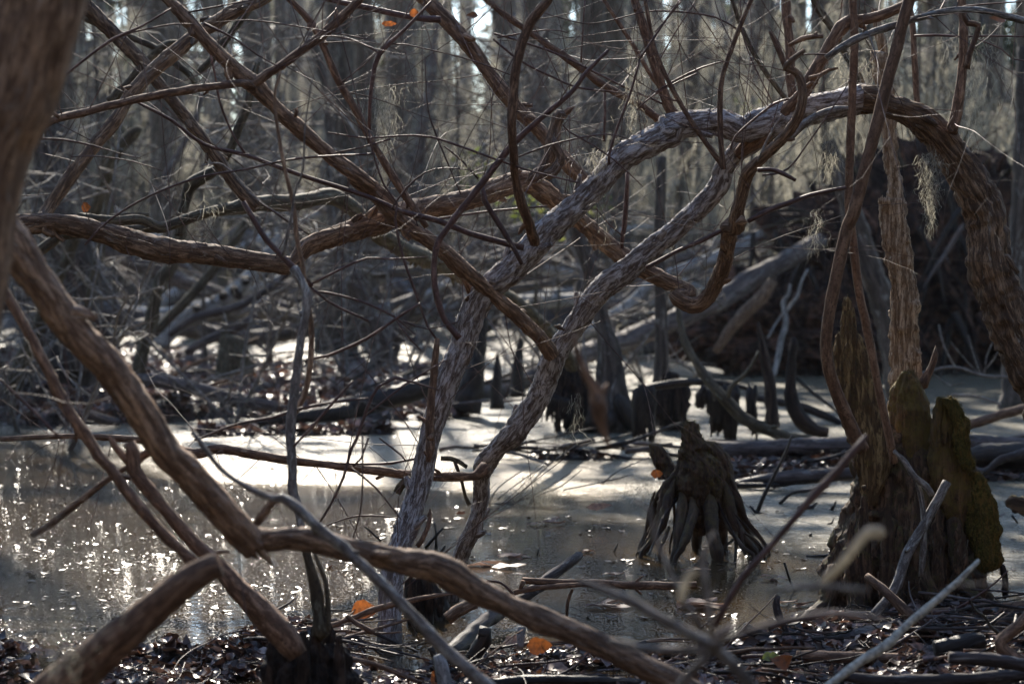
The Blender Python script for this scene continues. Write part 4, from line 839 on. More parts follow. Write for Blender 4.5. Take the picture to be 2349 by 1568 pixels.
T42 = thing('grey_pole', 'thin straight grey pole leaning across behind the kinked branch at left', 'branch', G(370, 800))
limb(T42, 'stem', 'log', 'a1280,600,40 a1250,750,44 a1100,1050,50 a950,1300,50', 24, segs=8, step=.1)
limb(T42, 'stem', 'olive', 'd1700,-60,50 d1600,60,54 d1400,360,64 d1200,600,66 d1060,740,66 d980,820,60', 20, segs=10, step=.08)
T43 = thing('fallen_branch', 'long fallen grey branch with arched twig resting near the jagged stump', 'branch', G(420, 840))
limb(T43, 'stem', 'log', 'd1850,420,46 d1700,540,50 d1500,650,56 d1300,700,50 d1200,740,44 d1080,830,36', 18.5, segs=9, step=.06)
limb(T43, 'stem', 'log', 'd2100,900,20 d1640,700,50 d1550,760,60 d1400,830,64 d1250,900,60 d1180,940,40'.replace('d2100,900,20 ', ''), 19, segs=9, step=.06)
T44 = thing('bank_log', 'grey barked log lying on the leafy bank in the middle left', 'log', G(520, 905, .2))
limb(T44, 'log', 'log', 'd880,1100,50 d930,1110,72 d1080,1130,84 d1200,1160,90 d1350,1200,92 d1500,1240,90 d1650,1270,76 d1760,1280,60', [15, 14.7], segs=18, step=.03, rough=.12)
T45 = thing('bank_log', 'long dark wet log edging the leafy bank down to the water', 'log', G(850, 950, .15))
limb(T45, 'log', 'dark', 'd1500,1420,40 d1800,1360,70 d2000,1340,90 d2200,1320,110 e0,1310,124 e200,1280,140 e400,1230,140 e600,1170,124 e750,1100,100 e820,1060,80', [14.0, 14.6], segs=20, step=.03, rough=.12)
limb(T45, 'branch', 'log', 'd480,1320,60 d600,1350,66 d760,1390,50 d1000,1480,0'.replace(' d1000,1480,0', ''), 14.2, segs=9, step=.04)
T46 = thing('fallen_tree', 'long dark fallen trunk lying from the root ball down to the left', 'log', G(1300, 935))
limb(T46, 'trunk', 'log', 'f1050,230,100 f870,330,112 f600,480,130 f350,630,140 f100,740,140 e1950,840,130 e1700,930,130 e1500,1000,130 e1250,1110,130 e1050,1180,110 e850,1240,80', [20.5, 19, 17], segs=22, step=.05, rough=.08)
limb(T46, 'branch', 'tan', 'f750,480,60 f680,590,80 f560,700,80 f450,830,70 f380,940,50', 19, segs=10, step=.05)
T47 = thing('grey_deadfall', 'pair of pale grey fallen limbs slanting from the centre to the root ball', 'log', G(1500, 840))
limb(T47, 'log', 'paleLog', 'f1130,-10,40 f950,50,66 f750,150,80 f500,290,84 f200,400,74 f0,480,66 e1950,620,80 e1800,720,86 e1600,830,80', 22, segs=14, step=.06, rough=.06)
limb(T47, 'log', 'log', 'f920,100,20 f750,160,40 f450,230,50 f200,330,50 f0,420,50 e1900,600,60 e1700,660,60', 22.6, segs=10, step=.06)
# logs at right beyond the knee stump
T48 = thing('shore_log', 'long grey split log lying on the debris behind the massive stump', 'log', G(1800, 1040, .15))
limb(T48, 'log', 'log', 'f600,1530,60 f700,1550,90 i300,70,110 i600,80,120 i900,60,120 i1150,50,110 i1400,40,110 i1900,30,110 i2349,60,110 i2600,60,100', [11.8, 11.2], segs=20, step=.02, rough=.12)
T49 = thing('shore_log', 'second darker log lying in front of the long split log', 'log', G(1850, 1085, .1))
limb(T49, 'log', 'log', 'i500,290,40 i700,270,80 i900,250,90 i1200,230,84 i1500,240,60', [10.4, 10.2], segs=18, step=.02, rough=.14)
limb(T49, 'branch', 'dark', 'i100,270,30 i300,290,40 i520,300,40 i800,300,30', 10.3, segs=8)
T50 = thing('shore_log', 'thick dark trunk section lying at the right edge behind the massive stump', 'log', G(2300, 1060, .15))
limb(T50, 'log', 'dark', 'i1990,130,90 i2100,110,150 i2349,110,170 i2500,110,160', 10.9, segs=22, step=.02, rough=.12)
limb(T50, 'branch', 'log', 'i2050,250,30 i2120,200,40 i2200,140,50 i2349,90,60 i2450,60,50', 10.5, segs=10)
T51 = thing('shore_log', 'rotten split log end at the right edge of the water', 'log', G(2330, 1180, .05))
limb(T51, 'log', 'stump', 'i2230,420,30 i2270,410,90 i2349,430,120 i2500,430,120', 8.8, segs=14, step=.01, rough=.3, flat=.6)
T52 = thing('shore_branch', 'brown branch arching out from the right edge above the debris', 'branch', G(2290, 1010, .1))
limb(T52, 'stem', 'brown', 'f1960,1440,30 f2000,1400,56 f2100,1370,60 f2200,1340,60 f2349,1300,60 f2500,1270,50', 12, segs=10, step=.03)
for s in ('f1700,1070,18 f1900,1030,20 f2080,1085,22 f2200,1095,20 f2400,1100,18', 'f2080,1075,14 f2160,980,14 f2200,900,10 f2190,870,8', 'f2070,1075,12 f2030,960,12 f1995,830,10', 'f1910,1030,14 f1840,900,14 f1805,760,10', 'f2060,1070,10 f1980,990,10 f1880,870,8', 'f2100,1080,10 f2110,970,10 f2160,850,8', 'f1740,1050,12 f1880,1150,12 f1970,1130,10', 'f1890,1210,20 f2050,1220,18 f2200,1270,14'):
    limb(T52, 'twig', 'greytwig', s, 13, segs=5, step=.05, rough=0)
T53 = thing('lichened_trunk', 'leaning trunk with pale lichen spots behind the bleached snag', 'tree', G(2080, 940))
limb(T53, 'trunk', 'cyp', 'c1100,900,90 c1180,1150,110 f1290,180,130 f1360,380,150 f1430,580,160 f1480,780,150 f1520,1000,150 f1700,1200,160 f1760,1320,180 f1800,1450,220'.replace('f1700,1200,160 f1760,1320,180 f1800,1450,220', 'f1560,1200,170 f1600,1400,200'), 15.5, segs=18, step=.04, rough=.1)
T54 = thing('right_edge_trunk', 'dim trunk with a pale foot standing at the right edge of the water', 'tree', G(2330, 935))
limb(T54, 'trunk', 'cyp', 'c2349,300,90 c2340,900,100 f2300,300,110 f2290,800,120 f2290,1000,130 f2290,1200,170 f2300,1330,230', 16, segs=18, step=.05, rough=.1)

# ---- blurred foreground twigs lower right
T55 = thing('foreground_brush', 'blurred twigs radiating from one point close to the camera at lower right', 'shrub', P(1700, 1560, 2.7))
for s, m_, d in (('i-500,900,50 i-150,1040,80 i0,1130,90 i200,1240,100 i350,1310,110 i480,1430,110 i600,1560,110 i760,1750,110', 'greytwig', 2.75), ('h1800,1290,50 i-100,1330,70 i150,1350,84 i300,1345,86 i380,1330,80', 'greytwig', 2.75),
                 ('i370,1320,90 i300,1420,84 i200,1520,80 i100,1650,80', 'greytwig', 2.8), ('i350,1300,60 i430,1230,60 i520,1190,44', 'log', 2.75),
                 ('i330,1290,50 i260,1150,50 i180,1020,44 i0,640,40 h2050,450,34 h1960,400,20', 'greytwig', 2.85), ('i360,1290,40 i330,1000,60 i300,760,56 i350,640,40 i380,600,20', 'greytwig', 2.6),
                 ('i380,1310,50 i560,1240,50 i760,1180,56 i980,1130,60 i1150,1115,60 i1300,1130,54 i1480,1160,40', 'log', 2.6), ('i740,980,50 i900,950,60 i1150,950,64 i1350,970,50', 'greytwig', 2.4),
                 ('i1920,940,26 i2100,930,34 i2349,935,34', 'log', 2.5)):
    limb(T55, 'stem', m_, ' '.join(','.join(t.split(',')[:2] + [str(float(t.split(',')[2]) * .72)]) for t in s.split()), d, segs=12, step=.02, rough=.03)
T56 = thing('long_twig', 'long thin reddish twig slanting up to the stump across the lower right water', 'branch', P(1660, 1400, 3.5))
limb(T56, 'stem', 'twig', 'i1350,-20,30 i1260,90,48 i1180,190,50 i1100,270,52 i1020,350,56 i900,490,46 i740,680,42 i560,880,42 i440,1080,40 i380,1200,34', 3.6, segs=10, step=.02, rough=.03)
limb(T56, 'twig', 'twig', 'i850,550,16 i825,510,14 i815,490,10', 3.6, segs=5)
T57 = thing('dry_reed', 'pale blurred dry reed with a bent square tip in front of the massive stump', 'reed', P(1880, 1400, 2.6))
limb(T57, 'blade', 'straw', 'i1470,605,74 i1440,600,84 i1370,595,84 i1330,620,76 i1280,680,66 i1210,770,66 i1140,850,66 i1080,900,50 i1020,960,24', 2.55, segs=12, step=.01, flat=.4, rough=0)
T58 = thing('dry_reed', 'short pale blurred reed blade arching over the water at lower right', 'reed', P(1590, 1330, 2.5))
limb(T58, 'blade', 'straw', 'i290,845,30 i240,850,56 i200,890,56 i175,960,56 i160,1030,50 i165,1060,20', 2.5, segs=12, step=.01, flat=.4, rough=0)
T59 = thing('middle_twig', 'small blurred brown twig with swollen node dangling before the flared cypress', 'branch', P(1370, 900, 3.4))
limb(T59, 'stem', 'brown', 'e1565,820,20 e1590,950,44 e1640,1070,56 e1700,1180,80 e1720,1280,110 e1730,1360,90 e1760,1440,50 e1790,1540,30', 3.2, segs=12, step=.01)
limb(T59, 'branch', 'brown', 'e1730,1250,50 e1755,1180,44 e1790,1140,24', 3.2, segs=8)

# dark stump in the bottom left
T60 = thing('foreground_stump', 'blackish stump at the bottom edge where the dark forked limb ends', 'stump', P(710, 1600, 4.9))
mb = MB(); profile(mb, TL('g', [(1290, 1760, 2140), (1330, 1735, 2170), (1380, 1722, 2190), (1450, 1710, 2200), (1600, 1700, 2260), (1900, 1650, 2320)]), 4.95, 90, .7, .2, 81, .006, .15, .10, 9); mb.build('trunk', M['ragged'], T60)
for x, y, ww, sd in ((1770, 1215, 70, 1), (1850, 1240, 90, 2), (1930, 1225, 80, 3), (2010, 1170, 90, 4), (2100, 1150, 80, 5), (2160, 1250, 60, 6), (1730, 1290, 60, 7)):
    mb = MB(); profile(mb, TL('g', [(y, x - 6, x + 8), (y + 30, x - ww * .3, x + ww * .25), (y + 90, x - ww * .45, x + ww * .5), (y + 220, x - ww * .6, x + ww * .6), (y + 420, x - ww * .6, x + ww * .6)]), 4.86 + .05 * (sd % 3), 26, .7, .22, 81 + sd, .006, .1 * sd, .06, 5); mb.build('splinter', M['ragged'], T60)
limb(T60, 'spur', 'olive', 'g2045,1290,120 g2035,1120,84 g2008,950,74 g1978,830,60 g1950,720,50 g1940,600,40', 4.9, segs=12, rough=.12)
limb(T60, 'spur', 'olive', 'g2075,1260,60 g2092,1080,36 g2075,920,30 g2030,800,26 g1990,700,22', 4.9, segs=8)
T61 = thing('foreground_stump', 'dark shadowed stump directly behind the foot of the grey trunk', 'stump', G(980, 1440))
mb = MB(); profile(mb, TL('h', [(880, 520, 640), (930, 500, 680), (1000, 500, 720), (1060, 510, 760), (1130, 510, 780), (1200, 500, 790)]), 6.6, 36, .8, .16, 83, .01, .2, .05, 6); mb.build('trunk', M['ragged'], T61)

def fuzz(mb, parent, n, L=(.008, .02), mat='mossy', cond=None, down=.5):
    V = np.concatenate(mb.v); c = V.mean(0); fz = MB(); k = 0; t = 0
    while k < n and t < n * 8:
        t += 1; v = V[int(RNG.integers(len(V)))]
        if cond is not None and not cond(v): continue
        o = v - c; o[2] = 0; o /= np.linalg.norm(o) + 1e-9
        strand(fz, v + RNG.normal(0, .004, 3) - o * .003, RNG.uniform(*L), .0016, .5, 4, down, tint=RNG.random()); k += 1
    ob = fz.build('moss_fuzz', M[mat], parent); ob['kind'] = 'stuff'
for mb_, pr_, n_, cd_ in FUZZ: fuzz(mb_, pr_, n_, cond=cd_)
spikes(T61, 'ragged', 'h', ((530, 850, 60), (590, 830, 60), (650, 880, 60), (720, 960, 50)), 6.5, 1060)
spikes(T28, 'ragged', 'e', ((1470, 900, 60), (1530, 960, 60), (1600, 1040, 70), (1660, 1110, 60)), 13.9, 1250)
spikes(T29, 'ragged', 'f', ((95, 1020, 40), (60, 1060, 40), (140, 1070, 50), (20, 1100, 40), (185, 1110, 36)), 13.9, 1230)
# ---- natural small twigs
for prt, pp, n in ((T1, p_arch, 22), (T1, p_b3, 12), (T1, p_s2, 8), (T1, p_b10, 16), (T1, p_b4, 8), (T1, p_b6, 6), (T1, p_b7, 6), (T1, p_b8, 6), (T2, p_e, 22), (T2, p_e2, 12), (T2, p_e3, 14), (T3, p_f, 8), (T3, p_f2, 22),
                   (T4, p_k, 6), (T5, p_j, 12), (T5, p_j2, 8), (T6, p_l, 10), (T6, p_m, 7), (T6, p_m2, 5), (T7, p_o, 8), (T7, p_n, 6), (T8, p_g, 8), (T9, p_h, 8), (T10, p_i, 10), (T13, p_B, 6)):
    add_twigs(prt, pp, None, int(n * 1.3), L=(.3, 1.1), lvl=2)
# ================================================================== spanish moss on the near branches
def moss_thing(x, y, d, w_, h, n, label, cat='moss', wd=.0018, curl=.6, group=None, **kw):
    c = P(x, y, d); o = MB(); moss_clump(o, c, w_ * d / F, h * d / F, int(n * 1.8), wd * .7, curl, **kw)
    t = o.build('spanish_moss', M['moss'], smooth=True); return tag(t, label, cat, group)
moss_thing(1372, 335, 6.25, 46, 60, 34, 'small curly spanish moss tuft sitting on the left shoulder of the arch', depth=.05)
moss_thing(1450, 150, 6.3, 26, 170, 60, 'long thin spanish moss strand hanging in the upper centre above the arch', lens=(.12, .3))
moss_thing(1382, 440, 6.2, 30, 100, 26, 'curly spanish moss hanging under the grey arch trunk near its middle', lens=(.2, .5))
moss_thing(1905, 270, 6.2, 60, 130, 90, 'thick spanish moss bunch hanging below the arch left of the vines', lens=(.2, .45))
moss_thing(1870, 480, 6.1, 26, 110, 26, 'wispy spanish moss thread hanging before the root ball left of the vines', lens=(.2, .5))
moss_thing(2135, 350, 6.2, 46, 190, 150, 'feathery spanish moss hanging inside the right bend of the arch', lens=(.08, .2), wd=.0022)
moss_thing(1080, 340, 5.95, 80, 50, 30, 'tiny spanish moss wisps along the thin twig in the upper middle', lens=(.4, .9))
moss_thing(480, 410, 6.6, 60, 130, 16, 'sparse curling spanish moss threads left of the level olive limb', lens=(.3, .6), wd=.0026)
moss_thing(880, 190, 7.5, 70, 190, 150, 'grey spanish moss veil at the upper left of centre', lens=(.1, .3))
moss_thing(1320, 900, 6.35, 26, 100, 16, 'few spanish moss threads under the joint of the double stem', lens=(.2, .5))
moss_thing(130, 1200, 2.9, 230, 350, 170, 'blurred spanish moss mass in the bottom left corner', lens=(.12, .35), wd=.0012, depth=.12)
moss_thing(30, 1000, 3.0, 90, 120, 60, 'small blurred spanish moss wisp at the left edge above the corner mass', lens=(.2, .5), wd=.0012)
moss_thing(1960, 120, 6.8, 80, 200, 110, 'pale spanish moss hanging near the top beside the snag', lens=(.1, .25))
moss_thing(2230, 60, 7.5, 120, 300, 200, 'dim spanish moss curtain at the top right', lens=(.1, .25))
# brush pile with moss in the open water
T70 = thing('brush_clump', 'fine grey brush clump with moss lying in the sunlit water left of the knee stump', 'brush', G(1240, 1155))
D70 = GD(1155)
for s in ('h1020,440,18 h1060,350,16 h1130,280,14 h1250,200,12', 'h1040,420,18 h1250,390,16 h1420,300,14 h1550,220,10', 'h1280,430,18 h1350,360,16 h1480,310,14 h1620,200,8', 'h1060,440,16 h1200,380,16 h1400,180,12 h1600,30,8', 'h1080,390,14 h1250,260,12 h1450,140,8', 'h1020,430,22 h1180,420,20 h1280,350,10', 'h1500,330,12 h1750,280,14 h1950,230,12', 'h1750,290,16 h1850,210,12 h2050,120,8'):
    limb(T70, 'branch', 'greytwig', s, D70, segs=5, step=.03, rough=0)
mb = MB()
for k in range(900):
    u = RNG.normal(0, .38); x = 1310 + 280 * u; hh = max(0.1, 1 - abs(u) * .9)
    p0 = P(751.7 + .36 * x, 1004.4 + .36 * (430 - 170 * hh * RNG.random()), D70 + RNG.normal(0, .12))
    strand(mb, p0, .05 + .08 * RNG.random(), .0016, .8, 6, .1, tint=RNG.random() * .5)
tag(mb.build('fine_twigs', M['moss'], T70), kind='stuff')
mb = MB()
for k in range(260):
    p0 = P(751.7 + .36 * (2000 + RNG.normal(0, 60)), 1004.4 + .36 * (330 + RNG.normal(0, 40)), D70 - .1 + RNG.normal(0, .08))
    strand(mb, p0, .05 + .07 * RNG.random(), .0016, .8, 6, .1, tint=RNG.random() * .5)
tag(mb.build('spanish_moss', M['moss']), 'small grey moss tangle on the water touching the knee stump left side', 'moss')

# ================================================================== root ball
def blob(mb, c, rad, nu=60, nv=40, amp=.25, fr=1.5, seed=0, tint=.3):
    u = np.linspace(0, 2 * math.pi, nu, endpoint=False); v = np.linspace(.03, math.pi - .03, nv)
    U, Vv = np.meshgrid(u, v); D = np.stack([np.cos(U) * np.sin(Vv), np.sin(U) * np.sin(Vv), np.cos(Vv)], 2).reshape(-1, 3)
    r = 1 + amp * fbm(D * fr + seed, 4, seed) + amp * .35 * (1 - 2 * np.abs(vn(D * fr * 5, seed + 4)))
    V = np.array(c) + D * np.array(rad) * r[:, None]
    i = np.arange(nv - 1)[:, None] * nu; j = np.arange(nu)[None, :]; j2 = (j + 1) % nu
    mb.add(V, np.stack([i + j, i + nu + j, i + nu + j2, i + j2], 2).reshape(-1, 4), None, tint)
T71 = thing('root_ball', 'huge dark upturned root ball of a fallen tree at right beyond the water', 'root ball', G(2080, 862))
mb = MB(); c = P(2160, 660, 21.5); blob(mb, (c[0], c[1] + .3, .95), (1.45, .6, 1.2), 260, 200, .3, 2.6, 3); mb.build('earth', M['earth'], T71)
mb = MB(); c = P(1810, 760, 20.8); blob(mb, (c[0], c[1] + .2, .4), (.95, .5, .5), 180, 130, .32, 3.0, 8); mb.build('earth', M['earth'], T71)
mb = MB(); c = P(2420, 700, 21.5); blob(mb, (c[0], c[1] + .3, .9), (1.0, .5, 1.05), 180, 120, .3, 2.6, 12); mb.build('earth', M['earth'], T71)
for k in range(90):
    x = RNG.uniform(1680, 2380); y = RNG.uniform(380, 760) + max(0, (1900 - x)) * .8; a = RNG.uniform(-.9, .9) + math.pi / 2
    p0 = P(x, min(y, 830), 20.9 + RNG.normal(0, .1)); dr = np.array([math.cos(a) * .7, -.25, -abs(math.sin(a))])
    q = twig_path(p0, dr, RNG.uniform(.4, 1.3), 7, .35, .5); mb = MB(); tube(mb, q, np.linspace(RNG.uniform(.015, .05), .006, 7), 7, .06, .1); mb.build('root', M['earth' if k % 3 else 'dark'], T71)
for k in range(70):
    a = RNG.uniform(-.3, math.pi + .2); cc = P(2160, 640, 21.3); p0 = cc + np.array([math.cos(a) * 1.5, RNG.normal(0, .2), math.sin(a) * 1.05 + .1])
    q = twig_path(p0, [math.cos(a), RNG.normal(-.2, .4), math.sin(a) + RNG.normal(0, .4)], RNG.uniform(.2, .9), 6, .6, .8); mb = MB(); tube(mb, q, np.linspace(RNG.uniform(.008, .03), .004, 6), 5, .06, .1); mb.build('root', M['earth' if k % 2 else 'olive'], T71)
for s in ('f1970,110,20 f1900,230,30 f1850,310,34 f1780,410,24 f1700,540,14', 'f1850,320,20 f1880,390,16'): limb(T71, 'root', 'log', s, 20.3, segs=6, step=.05)

# ================================================================== fallen timber in the middle and far distance
lab = 'grey fallen log in the jumble of dead timber beyond the far water'
for k in range(64):
    x = RNG.uniform(380, 1800); d = RNG.uniform(25, 40); y = RNG.uniform(590, 752)
    a = RNG.normal(.25, .35) * (1 if RNG.random() < .7 else -1); L = RNG.uniform(1.5, 5.5); r0 = RNG.uniform(.025, .13) * (1 if k % 4 else 1.3)
    c = P(x, y, d); dv = np.array([math.cos(a), RNG.normal(0, .5), math.sin(a)]); q = [c + dv * L * (t - .5) + RNG.normal(0, .05 * L, 3) * np.array([1, .5, .6]) for t in (0, .25, .5, .75, 1)]
    t = thing('fallen_log', lab, 'log', q[0], 'dead timber beyond the far water')
    mb = MB(); tube(mb, np.array(q), np.linspace(r0, r0 * .5, 5), 10, .12, .08); mb.build('log', M[('log', 'paleLog', 'far', 'cyp')[k % 4]], t)
    for j in range(3):
        qq = twig_path(q[1 + j], dv + RNG.normal(0, .8, 3), RNG.uniform(.4, 1.5), 6); mb = MB(); tube(mb, qq, np.linspace(r0 * .3, .006, 6), 5, .12); mb.build('branch', M['log'], t)
# tangle of thin dead brush lying at the far shore
mb = MB()
for k in range(1500):
    x = RNG.uniform(-80, 1900); d = RNG.uniform(30, 48); y = RNG.uniform(560, 742 - (d - 30) * 2)
    if x < 250: y += 40
    q = twig_path(P(x, y, d), [RNG.normal(), RNG.normal(0, .5), RNG.normal(0, .45)], RNG.uniform(.5, 2.0), 6, .5); tube(mb, q, np.linspace(RNG.uniform(.008, .022), .004, 6), 3, .3, cap=False)
tag(mb.build('brush', M['log']), 'tangled grey dead brush along the far shore of the swamp', 'brush', kind='stuff')

# ================================================================== background trees
def bare_tree(name, label, cat, group, h, r0, nl, ntw, mat, moss_n=0, lean=.06, seed=0, multi=1):
    t = thing(name, label, cat, (0, 0, 0), group)
    tw = MB(); ms = MB()
    for s_ in range(multi):
        n = 9; ln = RNG.normal(0, lean, 2) * (1 if multi == 1 else 4); z = np.linspace(-.3, h * RNG.uniform(.7, 1), n)
        cur = np.cumsum(RNG.normal(0, .02 * h / 6, (n, 2)), axis=0)
        q = np.stack([z * ln[0] + cur[:, 0], z * ln[1] + cur[:, 1], z], 1)
        rr = r0 * np.array([1.9, 1.25, 1.0, .92, .85, .75, .62, .45, .25]) / (1 if multi == 1 else 1.2)
        mb = MB(); p, r = tube(mb, q, rr, 14, .25, .1, .05, seed=seed); mb.build('trunk', M[mat], t)
        for k in range(nl):
            i = int(RNG.uniform(.15, .95) * (len(p) - 1)); a = RNG.random() * 6.28
            L = h * RNG.uniform(.08, .26); lp = twig_path(p[i], [math.cos(a), math.sin(a), RNG.uniform(-.1, 1.0)], L, 7, .5)
            mb = MB(); lr = np.linspace(max(r[i] * .35, .008), .006, 7); tube(mb, lp, lr, 6, .15); mb.build('branch', M[mat], t)
            for j in range(ntw):
                i2 = int(RNG.integers(1, 7)); q2 = twig_path(lp[i2], [RNG.normal(), RNG.normal(), RNG.normal(.1, .7)], L * RNG.uniform(.25, .6), 5, .6)
                tube(tw, q2, np.linspace(.006, .002, 5), 3, .2, cap=False)
                if moss_n and RNG.random() < .5: moss_clump(ms, q2[int(RNG.integers(1, 5))], .16, RNG.uniform(.4, 1.5), moss_n * 2, .016, .3, lens=(.3, .8))
    o = tw.build('twigs', M[mat], t); o['kind'] = 'stuff'
    if moss_n: o = ms.build('spanish_moss', M['moss'], t); o['kind'] = 'stuff'
    return t
GL = 'grey bare tree in the crowded swamp wood beyond the far water'
GG = 'bare trees of the swamp wood'
protos = [bare_tree('bare_tree', GL, 'tree', GG, h, r, 14, 7, m_, ms, seed=k) for k, (h, r, m_, ms) in enumerate(((12, .13, 'far', 14), (14, .18, 'cyp', 16), (11, .09, 'far', 12), (13, .22, 'cyp', 14), (10, .07, 'olive', 10)))]
SL = 'many stemmed leafless thicket shrub between the trunks beyond the far water'
SG = 'leafless shrubs of the swamp wood'
shr = [bare_tree('thicket_shrub', SL, 'shrub', SG, 3.6, .03, 6, 9, m_, ms, lean=.05, seed=k, multi=5) for k, (m_, ms) in enumerate((('far', 5), ('log', 0), ('cyp', 6)))]
def place(o, x, y, rz, s):
    o.location = (x, y, GH(x, y)); o.rotation_euler = (0, 0, rz); o.scale = (s, s, s)
used = set(); cnt = 0
def scatter(protos, n, dlo, dhi, spread=.30, smin=.8, smax=1.2, gap=.5, avoid=None):
    pts = []
    tries = 0
    while len(pts) < n and tries < 20000:
        tries += 1
        d = dlo + (dhi - dlo) * RNG.random() ** .8; x = RNG.uniform(-spread, spread) * d
        if any((x - a) ** 2 + (d - b) ** 2 < gap ** 2 for a, b in pts): continue
        if avoid and avoid(x, d): continue
        k = len(pts) % len(protos); src = protos[k]
        o = src if id(src) not in used else copy_tree(src)
        used.add(id(src)); sc_ = RNG.uniform(smin, smax); place(o, x, d, RNG.random() * 6.28, sc_)
        if protos is TREES: o.scale = (sc_, sc_, sc_ * (.56 if d < 48 else .8))
        pts.append((x, d))
    return pts
TREES = protos
scatter(protos, 130, 32, 70, .30, gap=.9)
scatter(shr, 120, 37, 62, .29, gap=.8)
# a few closer thin ones standing on the left bank and behind the right shore
T80 = 'thin leafless sapling standing behind the leafy bank at left'
sap = [bare_tree('bank_sapling', T80, 'sapling', 'saplings behind the leafy bank', 4.5, .022, 9, 6, 'cyp', 0, .06, seed=40 + k) for k in range(2)]
for k, (x, y) in enumerate(((-4.6, 19), (-3.9, 20.5), (-3.1, 21.5), (-4.2, 22.5), (-2.6, 23), (-1.6, 24.5), (.3, 25.5), (-5, 23.5), (1.2, 25), (-.6, 26))):
    o = sap[k] if k < 2 else copy_tree(sap[k % 2]); place(o, x, y, RNG.random() * 6, RNG.uniform(.8, 1.2))
sap2 = [bare_tree('shore_sapling', 'thin leafless sapling rising behind the root ball at right', 'sapling', 'saplings behind the root ball', 5, .03, 9, 6, 'cyp', 8, .06, seed=50 + k) for k in range(2)]
for k, (x, y) in enumerate(((2.6, 23), (3.6, 24), (4.4, 23.5), (5.1, 24.5), (4.9, 25), (3.1, 25.5), (1.9, 24.2))):
    o = sap2[k] if k < 2 else copy_tree(sap2[k % 2]); place(o, x, y, RNG.random() * 6, RNG.uniform(.8, 1.2))

# evergreens further in
def card_cloud(mb, c, rad, n, size, tint=(0, 1), thin=1.0, keep=None):
    v = RNG.normal(0, 1, (n, 3)); v /= np.linalg.norm(v, axis=1)[:, None]; rr = RNG.random(n) ** .45
    p = np.array(c) + v * rr[:, None] * np.array(rad)
    if keep is not None: p = p[keep(p)]
    n = len(p)
    if n == 0: return
    a = RNG.normal(0, 1, (n, 3)); a /= np.linalg.norm(a, axis=1)[:, None]; b = np.cross(a, RNG.normal(0, 1, (n, 3))); b /= np.linalg.norm(b, axis=1)[:, None]
    s = size * RNG.uniform(.5, 1.3, n)[:, None]; a = a * s; b = b * s * .45 * thin
    V = np.stack([p - a, p + b, p + a, p - b], 1).reshape(-1, 3)
    mb.add(V, np.arange(4 * n).reshape(n, 4), None, np.repeat(RNG.uniform(*tint, n), 4))
for k in range(3):
    t = thing('evergreen_tree', 'dark evergreen tree showing between the bare trunks of the swamp wood', 'tree', (0, 0, 0), 'evergreens in the swamp wood')
    mb = MB(); tube(mb, np.array([[0, 0, -.3], [.1, 0, 4], [0, .1, 9], [0, 0, 13]]), [.25, .2, .14, .05], 10, .4); mb.build('trunk', M['far'], t)
    mb = MB()
    for j in range(26):
        z = RNG.uniform(1.5, 13); a = RNG.random() * 6.28; R = RNG.uniform(.3, 2.2) * (1 - z / 18)
        card_cloud(mb, (R * math.cos(a), R * math.sin(a), z), (.9, .9, .6), 420, .10)
    o = mb.build('crown', M['needle'], t, smooth=False); o['kind'] = 'stuff'
    evs = [(-9, 52), (-3.5, 60), (2.5, 54), (8.5, 58), (13, 64), (-14, 62), (11, 50)]
    for m_, (x, y) in enumerate(evs[k::3]):
        o = t if m_ == 0 else copy_tree(t); place(o, x, y, RNG.random() * 6, RNG.uniform(.85, 1.2))

# far wood reads as one mass
mb = MB(); mc = MB()
for k in range(420):
    d = RNG.uniform(72, 125); x = RNG.uniform(-.33, .33) * d; h = RNG.uniform(12, 20); r = RNG.uniform(.09, .26)
    gh = GH(x, d); l = RNG.normal(0, .6, 2)
    tube(mb, np.array([[x, d, gh - .5], [x + l[0] * .3, d, gh + h * .4], [x + l[0], d + l[1], gh + h]]), [r * 1.5, r, r * .4], 7, 1.5)
    for j in range(5):
        z = RNG.uniform(1, h); card_cloud(mc, (x + RNG.normal(0, 1.5), d + RNG.normal(0, 1), gh + z), (1.5, 1.2, 1.6), int(85 * max(.10, 1 - z / 9)), .26, (0, .9))
tag(mb.build('far_wood', M['far']), 'dim far trunks of the swamp wood reading as one mass', 'wood', kind='stuff')
tag(mc.build('far_foliage', M['needle'], smooth=False), 'dim far foliage of the swamp wood reading as one mass', 'wood', kind='stuff')
# yellow green leaves of a small evergreen shrub in the middle of the wood
for (x, y, d, n) in ((1190, 440, 24, 90), (1085, 390, 26, 70), (1355, 450, 25, 60), (1720, 265, 26, 50), (1240, 520, 23, 30)):
    c = P(x, y, d); t = thing('green_sprig', {1190: 'yellow green leafy sprig in the wood below the sloping rough sapling', 1085: 'pale green leafy sprig left of the curved sapling far behind', 1355: 'dim green leafy sprig behind the arch shoulder', 1720: 'bright green leafy sprig far behind the arch at right', 1240: 'low yellow green leafy sprig far behind the grey trunk'}[x], 'plant', (c[0], c[1], 0))
    q = np.array([[c[0], c[1], 0], [c[0] + .2, c[1], c[2] * .5], [c[0], c[1], c[2] + .2]]); mb = MB(); tube(mb, q, [.02, .014, .005], 6, .1); mb.build('stem', M['olive'], t)
    mb = MB(); card_cloud(mb, c, (.35, .3, .28), n, .045); mb.build('leaves', M['green'], t, smooth=False)

